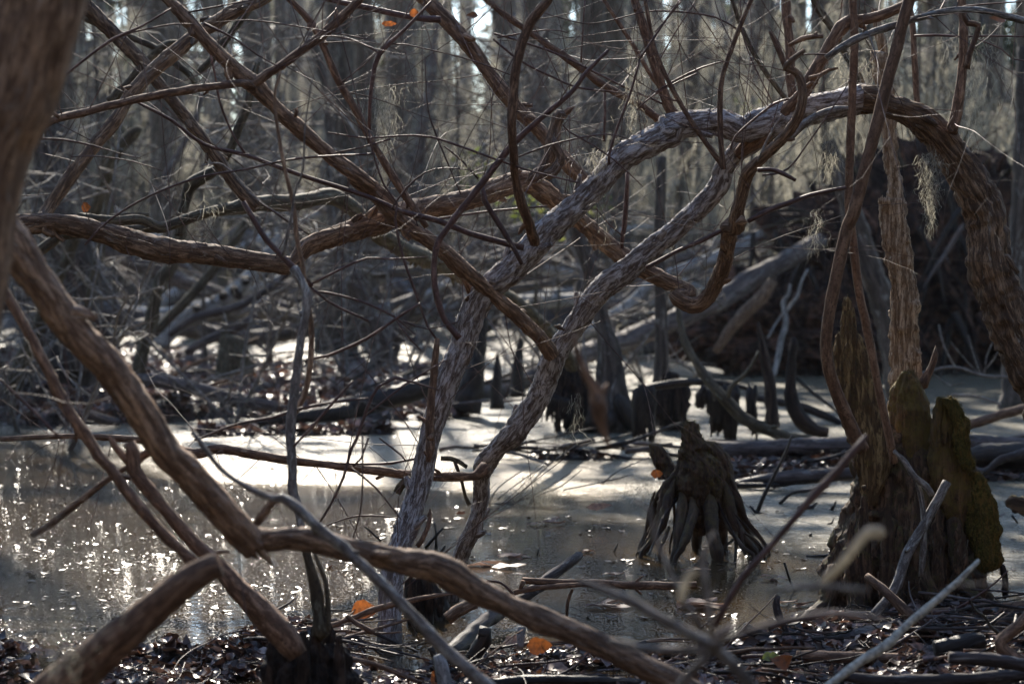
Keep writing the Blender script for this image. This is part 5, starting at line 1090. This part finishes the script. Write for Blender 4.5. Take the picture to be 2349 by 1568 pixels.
# ================================================================== unseen tall crowns, added for shade and cut open for sun patches
# places that the sun reaches: discs on the water, banks and limbs (picture place, metres of radius)
LIT = []
def lit(x, y, r, d=None):
    p = G(x, y) if d is None else P(x, y, d); LIT.append((*p, r))
for x in range(250, 780, 40): lit(x, 765, 1.3)
for x in range(420, 640, 50): lit(x, 800, .45)
for x in range(880, 1240, 40): lit(x, 785, 1.3)
for x in range(1340, 1920, 40): lit(x, 878, .7)
for x in range(1360, 1560, 50): lit(x, 905, .4)
for x in range(400, 900, 90): lit(x, 1000, .28)
for x in range(300, 950, 50): lit(x, 1065, .42)
for x in range(380, 900, 60): lit(x, 1115, .26)
for x in range(40, 900, 60): lit(x, 1190, .34)
for x in range(1150, 1560, 60): lit(x, 1120, .2)
for x in range(1050, 1300, 90): lit(x, 1040, .18)
for x in range(1560, 1760, 50): lit(x, 1125, .12)
for x in range(0, 1000, 90): lit(x, 1250, .24); lit(x + 40, 1310, .24)
for x in range(0, 1100, 90): lit(x, 1370, .2); lit(x + 30, 1430, .2)
for x in range(150, 650, 60): lit(x, 1530, .2)
for x, y in ((0, 1060), (120, 1100), (60, 1040), (200, 1040), (330, 950), (150, 930), (480, 950)): lit(x, y, .3)
for x, y in ((1700, 1500), (1780, 1540), (1250, 1470), (1000, 1520), (1430, 1500), (1960, 1150), (1850, 1230)): lit(x, y, .07)
for x, y in ((1300, 440), (1420, 340), (1540, 285), (1700, 290), (1900, 245), (1990, 220), (1180, 580), (1480, 550), (1350, 680), (1590, 455), (2200, 380)): lit(x, y, .07, 6.3)
for x, y, d in ((480, 590, 6.1), (600, 600, 6.1), (150, 510, 6.1), (790, 455, 8.4), (300, 520, 8.4), (2070, 460, 6.85), (1540, 640, 6), (2085, 740, 6.85), (2030, 240, 6.85), (320, 60, 6.5), (700, 650, 5), (700, 780, 5), (250, 760, 4), (430, 1000, 4.1), (850, 1270, 4.15), (1100, 1330, 4.2), (830, 900, 5.4), (1180, 1130, 9.6)): lit(x, y, .09, d)
for pa in PATHS:
    if pa[:, 1].max() > 9.5 or pa[:, 1].min() < 3: continue
    for k in range(len(pa) - 1):
        if RNG.random() < .5: c_ = pa[k] * .5 + pa[k + 1] * .5; LIT.append((*c_, RNG.uniform(.05, .12)))
for _ in range(260): lit(RNG.uniform(0, 2349), RNG.uniform(60, 560), RNG.uniform(.3, 1.0), RNG.uniform(27, 60))
for x, y in ((1960, 1220), (1910, 1270), (1570, 1340), (2010, 1225), (2150, 1350), (1950, 1520)): lit(x, y, .1, 2.6)
LIT = np.array(LIT)
def keep(p):
    """drop foliage that would stand between the sun and a lit place"""
    out = np.ones(len(p), bool)
    for k in range(0, len(p), 4000):
        q = p[k:k + 4000]; v = q[:, None, :] - LIT[None, :, :3]; t = v @ SUN
        d2 = (v ** 2).sum(2) - t ** 2
        out[k:k + 4000] = ~((d2 < LIT[None, :, 3] ** 2) & (t > 0)).any(1)
    return out
CN = 0
for gy in np.arange(17, 66, 3.4):
    for gx in np.arange(-12.5, 13, 3.4):
        x = gx + RNG.normal(0, .5) + math.tan(SUN_AZ) * 0; y = gy + RNG.normal(0, .5)
        zlo = 4.2 + y * .125; zlo = max(zlo, 6.6)
        t = thing('shade_cypress', 'tall cypress with an unseen crown shaped to place shade and sun', 'tree', (x, y, 0), 'tall crowns over the swamp')
        if y > 25 and abs(x) < y * .26 or abs(x) > y * .28:
            mb = MB(); tube(mb, np.array([[x, y, GH(x, y) - .3], [x + .1, y, 2], [x, y + .1, zlo], [x, y, zlo + 6]]), [.3, .17, .13, .04], 12, .3, .1); mb.build('trunk', M['cyp'], t)
        else:
            mb = MB(); bx_ = (1 if x > 0 else -1) * (.30 * y + 1.5); tube(mb, np.array([[bx_, y, GH(bx_, y) - .3], [bx_, y, 4.2], [(bx_ + x) / 2, y + .2, zlo], [x, y + .1, zlo + 4.5]]), [.26, .17, .11, .03], 10, .3, .1); mb.build('trunk', M['cyp'], t)
        mb = MB()
        dens = (.8 if y < 34 else .18) * (1 if RNG.random() < .8 else .3)
        for j in range(11):
            card_cloud(mb, (x + RNG.normal(0, 1.2), y + RNG.normal(0, 1.2), zlo + RNG.uniform(.2, 5.5)), (1.3, 1.3, .9), int(46 * dens), .22, (0, 1), 1.2, keep)
        if mb.v: o = mb.build('crown', M['needle'], t, smooth=False); o['kind'] = 'stuff'
        CN += 1

M['bounceleaf'] = leafmat('tan leaves for warm bounce', [(0, (.26, .17, .09)), (1, (.45, .31, .18))], .2, .6)  # leaf colour kept pale and warm to bounce fill light forward
mb = MB(); mt = MB()  # unseen ring of trees added to block low sky and bounce warm fill
for k in range(150):
    a = RNG.uniform(-.25 * math.pi, 1.25 * math.pi); R_ = RNG.uniform(9, 17); x, y = R_ * math.cos(a), 2 - R_ * math.sin(a)
    if y > 3 and abs(x) < 6: continue
    h = RNG.uniform(8, 15); tube(mt, np.array([[x, y, -.3], [x + .2, y, h * .5], [x, y + .3, h]]), [.2, .14, .04], 7, 1.2)
    for j in range(4): card_cloud(mb, (x + RNG.normal(0, .8), y + RNG.normal(0, .8), RNG.uniform(.5, h * .8)), (1.5, 1.5, 1.3), 90, .3)
tag(mt.build('unseen_wood', M['far']), 'unseen trunks added around and behind the viewpoint to block low light', 'wood', kind='stuff')
tag(mb.build('bounce_foliage', M['bounceleaf'], smooth=False), 'unseen foliage added around and behind the viewpoint for warm bounce light', 'wood', kind='stuff')
# ================================================================== litter, sticks, leaves
def scatter_leaves(n, xr, yr, cond, L, name, label, tint=(0, 1), lift=.008, tilt=.5, sub=None, mat='litter'):
    mb = MB(); xs = RNG.uniform(*xr, n * 6); ys_ = RNG.uniform(*yr, n * 6)
    # yr in picture rows: turn to ground points
    gp = np.array([G(a, b) for a, b in zip(xs, ys_)]); h = ground_h(gp[:, 0], gp[:, 1]); k = 0
    for (p, hh) in zip(gp, h):
        if not cond(hh): continue
        nrm = (RNG.normal(0, tilt), RNG.normal(0, tilt), 1.0)
        leaf(mb, (p[0], p[1], max(hh, 0) + lift + RNG.random() * .02), RNG.uniform(*L), RNG.uniform(*L) * .55, RNG.uniform(*tint), nrm, .35)
        k += 1
        if k >= n: break
    if mb.v: return tag(mb.build(name, M[mat]), label, 'leaf litter', kind='stuff')
scatter_leaves(6500, (-50, 2400), (1370, 1640), lambda h: h > -.005, (.02, .07), 'leaf_litter', 'dark wet fallen leaves carpeting the near bank', (0, 1), .003, .4)
scatter_leaves(8500, (-50, 1110), (815, 1000), lambda h: h > 0, (.05, .11), 'leaf_litter', 'brown fallen leaves covering the middle left bank', (.25, 1.0), .01, .5)
scatter_leaves(2200, (1580, 2400), (1015, 1115), lambda h: h > -.01, (.03, .08), 'leaf_litter', 'dark leaf debris around the shore logs at right', (0, .8), .008, .6)
scatter_leaves(900, (380, 1480), (985, 1070), lambda h: h > -.01, (.03, .07), 'leaf_litter', 'black wet leaf debris on the mud bars', (0, .4), .006, .6)
# glossy facets added and tilted sunward to make the water sparkle
mb = MB(); n = 150000
xs = RNG.uniform(-60, 1250, n); ys_ = 1005 + 560 * RNG.random(n) ** 1.3
r_ = FW[None, :] + RT[None, :] * ((xs - CX) / F)[:, None] + UP[None, :] * ((CY - ys_) / F)[:, None]
gp = CAM + r_ * (-CAMH / r_[:, 2])[:, None]
ok = (ground_h(gp[:, 0], gp[:, 1]) < .0) & (RNG.random(n) < np.clip((1250 - xs) / 900, .05, 1)) ; gp = gp[ok]; n = len(gp)
cl = .5 + .5 * fbm(gp * np.array([1.2, 3, 1]), 3, 5); m_ = RNG.random(n) < np.clip(cl * 1.3, .1, 1); gp = gp[m_]; n = len(gp)
sz = RNG.uniform(.0008, .0024, n)[:, None] * (1 + (RNG.random(n) < .04)[:, None] * 2.5)
nx = RNG.normal(0, .15, (n, 2)); nr = np.stack([nx[:, 0], nx[:, 1] + .10, np.ones(n)], 1); nr /= np.linalg.norm(nr, axis=1)[:, None]
a_ = RNG.random(n) * 6.28; u = np.stack([np.cos(a_), np.sin(a_), np.zeros(n)], 1); u -= nr * (u * nr).sum(1)[:, None]; u /= np.linalg.norm(u, axis=1)[:, None]; v = np.cross(nr, u)
gp[:, 2] = .003
V = np.stack([gp - u * sz, gp - v * sz * .8, gp + u * sz, gp + v * sz * .8], 1).reshape(-1, 3)
mb.add(V, np.arange(4 * n).reshape(n, 4), None, np.repeat(RNG.random(n), 4))
tag(mb.build('glint_flecks', M['fleck'], smooth=False), 'tiny tilted facets added to make the left water glint', 'debris', kind='stuff')

# curled leaves and scraps floating in open water
mb = MB()
for k in range(2600):
    x, y = RNG.uniform(0, 2340), RNG.uniform(880, 1420); g = G(x, y)
    if vn(g[None] * np.array([2.2, 3.5, 1]), 5)[0] < .12: continue
    if GH(g[0], g[1]) > .0: continue
    s = RNG.uniform(.015, .045); leaf(mb, (g[0], g[1], .004), s, s * .5, RNG.uniform(0, .5), (RNG.normal(0, .12), RNG.normal(0, .12), 1), .12)
tag(mb.build('floating_scraps', M['litter']), 'small dark leaf scraps floating on the open water', 'debris', kind='stuff')
# foam and bright ice like scraps near the centre
for k, (x, y, L, lab) in enumerate(((1150, 1300, .16, 'large pale glossy leaf floating right of the grey stem foot'), (1175, 1278, .14, 'crumpled pale leaf floating behind the large glossy leaf'), (1390, 1320, .07, 'small oval pale leaf floating above the level branch'), (1400, 1392, .14, 'pale flat leaf floating below the level branch'), (1265, 1205, .12, 'thin pale film scrap floating in the centre'),
                                    (1790, 1330, .08, 'small pale leaf floating left of the massive stump'), (1350, 1268, .06, 'bluish wet leaf floating below the centre'), (1830, 1390, .1, 'thin pale leaf floating near the massive stump foot'), (1580, 1310, .12, 'long wet leaf floating below the knee stump'), (1600, 1395, .2, 'shiny wet leaf raft behind the short reed'))):
    g = G(x, y); mb = MB()
    for j in range(3): leaf(mb, (g[0] + RNG.normal(0, L * .3), g[1] + RNG.normal(0, L * .2), .006 + .003 * j), L * .8, L * .35, .5, (RNG.normal(0, .1), RNG.normal(0, .1) + .05, 1), .15, az=RNG.normal(0, .3))
    tag(mb.build('floating_leaf', M['paleleaf']), lab, 'leaf')
# single leaves of note
for x, y, d, L, wd, mt, lab, nm in ((836, 1400, 6.05, .075, .06, 'orange', 'big orange leaf standing left of the grey trunk foot', (0, -1, .3)), (1238, 1480, 5.7, .07, .045, 'orange', 'orange leaf hanging point down below the bent limb', (0.1, -1, .1)),
                                    (1506, 1086, 7.8, .045, .03, 'orange', 'bright orange leaf stuck on the left edge of the knee stump', (.1, -1, .1)), (950, 30, 6.3, .03, .025, 'orange', 'small orange leaf on a twig at the top', (0, -1, 0)), (893, 55, 6.2, .045, .018, 'orange', 'narrow orange leaf hanging at the top left of centre', (.3, -1, 0)),
                                    (2150, 1462, 5.9, .085, .05, 'paleleaf', 'tan brown leaf lying on the bank right of the massive stump', (0, -.7, .6)), (2210, 1530, 5.4, .07, .07, 'paleleaf', 'upright pale tan leaf at the bottom right', (0, -1, .2)), (1275, 1532, 5.6, .08, .05, 'paleleaf', 'pale pink brown leaf lying below the orange hanging leaf', (0, -.4, .9)),
                                    (1180, 1472, 5.8, .06, .04, 'paleleaf', 'pale leaf lying by the small log at bottom centre', (0, -.6, .8)), (1790, 1525, 5.4, .06, .05, 'orange', 'dark orange leaf lying near the bottom right', (0, -.5, .8)), (1770, 1505, 5.5, .05, .03, 'green', 'small yellow green leaf lying near the bottom right', (0, -.5, .8)),
                                    (2280, 1445, 6, .06, .05, 'orange', 'rusty orange leaf behind the ground branch at right', (0, -.8, .5)), (1010, 1560, 5.3, .05, .06, 'orange', 'golden leaf half hidden at the bottom centre', (0, -.8, .5)), (198, 475, 6.6, .03, .03, 'orange', 'small orange leaf caught behind the pale grey limb', (0, -1, 0)),
                                    (640, 845, 15.5, .07, .05, 'orange', 'yellow orange leaf tuft on the middle bank', (0, -1, .2)), (1375, 1160, 9.0, .11, .03, 'paleleaf', 'pinkish leaf floating beside the brush clump', (0, -.9, .5)), (2300, 40, 6.2, .05, .03, 'litter', 'curled dark red leaf on the twig at the top right', (.5, -1, 0)),
                                    (1085, 35, 6.4, .04, .02, 'litter', 'curled dark leaf hanging under the crossing twigs at the top', (.5, -1, 0)), (1058, 1175, 8.9, .04, .014, 'orange', 'small rusty leaf floating between the double stems', (0, -.9, .6))):
    mb = MB(); leaf(mb, P(x, y, d), L, wd, .5, nm, .4, rows=9, az=(1.6 if L > wd * 1.9 and nm[1] == -1 and L < .09 else .2)); tag(mb.build('leaf', M[mt]), lab, 'leaf')

# sticks of the near bank: traced ones first
for s, d, m_, lab in (('i2500,1060,112 i2349,1090,112 i2100,1110,112 i1800,1140,112 i1650,1165,100', [6.3, 6.2], 'brown', 'thick branch lying along the shore right of the massive stump'), ('i1560,1190,90 i1400,1240,112 i1200,1290,112 i1050,1330,100 i940,1365,80', [6.1, 5.9], 'log', 'ribbed grey branch lying below the massive stump'),
                      ('i1870,1395,70 i2100,1410,80 i2349,1445,84 i2500,1460,80', 5.0, 'log', 'straight grey branch near the bottom right corner'), ('i2400,1090,60 i2330,1180,70 i2200,1300,80 i2260,1380,84 i2349,1430,84', 5.2, 'brown', 'forked branch bending at the right edge'),
                      ('i780,1000,38 i770,1060,44 i790,1140,50 i830,1220,34 i880,1330,24', 5.9, 'log', 'thin bent stick standing on the shore left of the massive stump'), ('i560,1200,60 i700,1270,70 i860,1290,60 i1200,1270,30', 5.9, 'dark', 'wet black stick at the shore bottom right of centre'),
                      ('i1780,1350,110 i2040,1300,120 i2100,1290,80', 5.5, 'dark', 'short thick dark log piece under the tan leaf'), ('i900,1380,60 i1050,1390,70 i1400,1400,70 i1800,1400,50', 5.6, 'brown', 'brown stick lying level at the bottom right'),
                      ('h960,1240,100 h1010,1250,100 h960,1340,100 h900,1440,90 h870,1500,60', 5.7, 'dark', 'short stubby dark log end at the bottom centre'), ('h1235,1200,50 h1232,1270,50 h1228,1345,44', 5.7, 'paleLog', 'short pale upright stick below the bent limb'),
                      ('h700,1380,60 h725,1450,84 h745,1560,84 h780,1650,80', 5.2, 'paleLog', 'whitish knobbly stick at the bottom centre'), ('h650,1330,36 h690,1420,36 h700,1560,30', 5.3, 'dark', 'thin dark stick crossing the whitish one'),
                      ('h0,1200,30 h150,1150,36 h300,1090,40 h500,1040,34 h700,1000,24 h810,990,14', 5.7, 'brown', 'thin dark stick passing in front of the big orange leaf'), ('h120,1130,28 h200,1190,34 h300,1240,34', 5.6, 'brown', 'short stick slanting under the big orange leaf'),
                      ('h60,1490,0 h100,1400,30 h300,1440,34 h600,1560,24'.replace('h60,1490,0 ', ''), 5.4, 'brown', 'stick crossing the litter at the bottom left of centre'), ('h1000,1566,60 h1300,1540,64 h1700,1545,64 h2000,1560,50', 5.3, 'dark', 'long dark stick along the bottom edge'),
                      ('i1140,1500,50 i1400,1540,70 i1900,1540,84 i2349,1500,84', 5.1, 'log', 'grey branch along the bottom right edge'), ('h760,1200,0 h760,1150,70 h860,1080,84 h950,1050,60'.replace('h760,1200,0 ', ''), 6.0, 'tan', 'short brown stick behind the lying log')):
    pts, r = trace(s, d); t = thing('stick', lab, 'stick', pts[0]); mb = MB(); tube(mb, pts, r, 14, .012, .1, .1); mb.build('stick', M[m_], t)
k = 0; SLB = 'small dead stick mixed into the leaf litter of the near bank'
while k < 130:
    g = G(RNG.uniform(550, 2400), RNG.uniform(1425, 1610)); h = GH(g[0], g[1])
    if h < .0: continue
    a = RNG.normal(0, .7); L = RNG.uniform(.08, .4); r0 = RNG.uniform(.0018, .0065)
    dv = np.array([math.cos(a), math.sin(a), RNG.normal(.05, .12)]); q = twig_path((g[0], g[1], h + .02 + RNG.random() * .04), dv, L, 6, .4)
    mb = MB(); tube(mb, q, np.linspace(r0, r0 * .5, 6), 8, .015, .08); o = mb.build('stick', M[('dark', 'brown', 'dark', 'log', 'twig')[k % 5]]); tag(o, SLB, 'stick', 'small sticks of the near bank'); k += 1
for k in range(70):
    g = G(RNG.uniform(0, 1080), RNG.uniform(830, 975)); h = GH(g[0], g[1])
    if h < .02: continue
    a = RNG.normal(0, .5); q = twig_path((g[0], g[1], h + .05), [math.cos(a), math.sin(a), RNG.normal(.05, .2)], RNG.uniform(.4, 1.3), 6, .4); r0 = RNG.uniform(.007, .022)
    mb = MB(); tube(mb, q, np.linspace(r0, r0 * .5, 6), 6, .06, .08); tag(mb.build('stick', M[('dark', 'log', 'brown')[k % 3]]), 'dead stick lying among the leaves of the middle left bank', 'stick', 'sticks of the middle bank')
for k in range(46):
    x, y = (RNG.uniform(1600, 2400), RNG.uniform(1025, 1110)) if k < 26 else (RNG.uniform(1000, 1480), RNG.uniform(1045, 1062))
    g = G(x, y); a = RNG.normal(0, .4); q = twig_path((g[0], g[1], .06), [math.cos(a), math.sin(a), RNG.normal(.02, .1)], RNG.uniform(.2, .8), 6, .3); r0 = RNG.uniform(.005, .018)
    mb = MB(); tube(mb, q, np.linspace(r0, r0 * .5, 6), 6, .04, .08); tag(mb.build('stick', M[('dark', 'log')[k % 2]]), 'dead stick stranded on the low debris bars in the middle of the water', 'stick', 'sticks of the debris bars')
mb = MB()
for k in range(900):
    g = G(RNG.uniform(150, 2400), RNG.uniform(1405, 1620)); h = GH(g[0], g[1])
    if h < -.005: continue
    q = twig_path((g[0], g[1], h + .015 + RNG.random() * .03), [RNG.normal(), RNG.normal(), RNG.normal(0, .2)], RNG.uniform(.04, .2), 5, .5); r0 = RNG.uniform(.0007, .0022)
    tube(mb, q, np.linspace(r0, r0 * .5, 5), 4, .03, cap=False)
tag(mb.build('twig_litter', M['dark']), 'fine broken twigs strewn over the leaves of the near bank', 'twig litter', kind='stuff')
us = [bare_tree('slender_shrub', 'slender leafless shrub with fine grey twigs standing in the swamp behind the arching tree', 'shrub', 'slender shrubs in the middle distance', 3.4, .012, 9, 9, 'greytwig', 0, .10, seed=60 + k, multi=3) for k in range(3)]
for k, (x, y) in enumerate(((-2.6, 12.5), (-1.9, 14.5), (-3.6, 16), (-.9, 16), (.55, 15.5), (-3.2, 13.8), (-1.4, 18), (.1, 18.5), (1.2, 19.5), (-4.4, 18))):
    o = us[k] if k < 3 else copy_tree(us[k % 3]); place(o, x, y, RNG.random() * 6, RNG.uniform(.85, 1.15))
# small twigs standing out of the water
for s in ('i650,470,30 i690,370,28 i760,230,22 i830,90,18 i870,-20,14', 'i790,420,22 i870,350,24 i1000,330,24 i1100,300,20', 'i600,430,18 i635,470,20 i700,480,10', 'i1120,460,30 i1140,430,16 i1150,400,10', 'i1095,550,16 i1125,540,16 i1140,505,8', 'i1150,580,24 i1160,560,10', 'i985,625,26 i995,605,12', 'i905,450,40 i1000,440,30 i1030,410,12',
          'h1335,745,12 h1345,705,10', 'h1825,725,12 h1848,670,10', 'h235,560,12 h340,655,18', 'h690,700,20 h650,690,0 h690,600,14 h680,540,12'.replace('h650,690,0 ', ''), 'h620,700,24 h700,610,18 h740,570,12', 'h700,760,26 h750,680,16', 'i600,230,16 i680,270,18 i770,320,14', 'i820,790,16 i890,970,16 i1000,970,10', 'i860,1190,0 i2270,490,18 i2310,540,12'.replace('i860,1190,0 ', ''), 'i960,755,20 i1120,745,16'):
    q = parse(s); d = GD(max(a[1] for a in q) if max(a[1] for a in q) > 1010 else 1170); pts, r = trace(s, d)
    mb = MB(); tube(mb, pts, r, 6, .02); tag(mb.build('water_twig', M['dark']), 'small black twig poking out of the open water', 'twig', 'black twigs poking out of the water')

# ================================================================== haze volume, added to lift the dark background
hm = bpy.data.materials.new('haze'); hm.use_nodes = True; ht = hm.node_tree
for n_ in list(ht.nodes):
    if n_.type == 'BSDF_PRINCIPLED': ht.nodes.remove(n_)
pv = ht.nodes.new('ShaderNodeVolumePrincipled'); pv.inputs['Density'].default_value = .0003; pv.inputs['Color'].default_value = (.86, .9, 1, 1); pv.inputs['Anisotropy'].default_value = .2
ht.links.new(pv.outputs[0], ht.nodes['Material Output'].inputs['Volume'])
x0, x1, y0, y1, z0, z1 = -75, 75, -30, 140, -2.2, 32
V = np.array([[x, y, z] for z in (z0, z1) for x, y in ((x0, y0), (x1, y0), (x1, y1), (x0, y1))], float)
mb = MB(); mb.add(V, [[3, 2, 1, 0], [4, 5, 6, 7], [0, 1, 5, 4], [1, 2, 6, 5], [2, 3, 7, 6], [3, 0, 4, 7]])
tag(mb.build('haze', hm, smooth=False), 'thin haze volume added to lift the dark background', 'haze', kind='stuff')

def ordinal_labels(group, fmt):
    obs = sorted([o for o in bpy.data.objects if o.get('group') == group and o.parent is None], key=lambda o: o.location.x / max(o.location.y, 1))
    names = ['leftmost', 'second from the left', 'third from the left', 'fourth from the left', 'fifth from the left', 'sixth from the left', 'seventh from the left', 'eighth from the left', 'ninth from the left', 'tenth from the left']
    for k, o in enumerate(obs):
        nm = 'rightmost' if k == len(obs) - 1 else names[min(k, 9)]
        o['label'] = fmt.format(nm)
ordinal_labels('slender shrubs in the middle distance', 'slender leafless grey shrub behind the arching tree, {} of its kind')
ordinal_labels('saplings behind the leafy bank', 'thin leafless sapling behind the leafy bank, {} of the row')
ordinal_labels('saplings behind the root ball', 'thin leafless sapling behind the root ball, {} of the group')
ordinal_labels('evergreens in the swamp wood', 'dark evergreen among the bare trunks, {} of the evergreens')
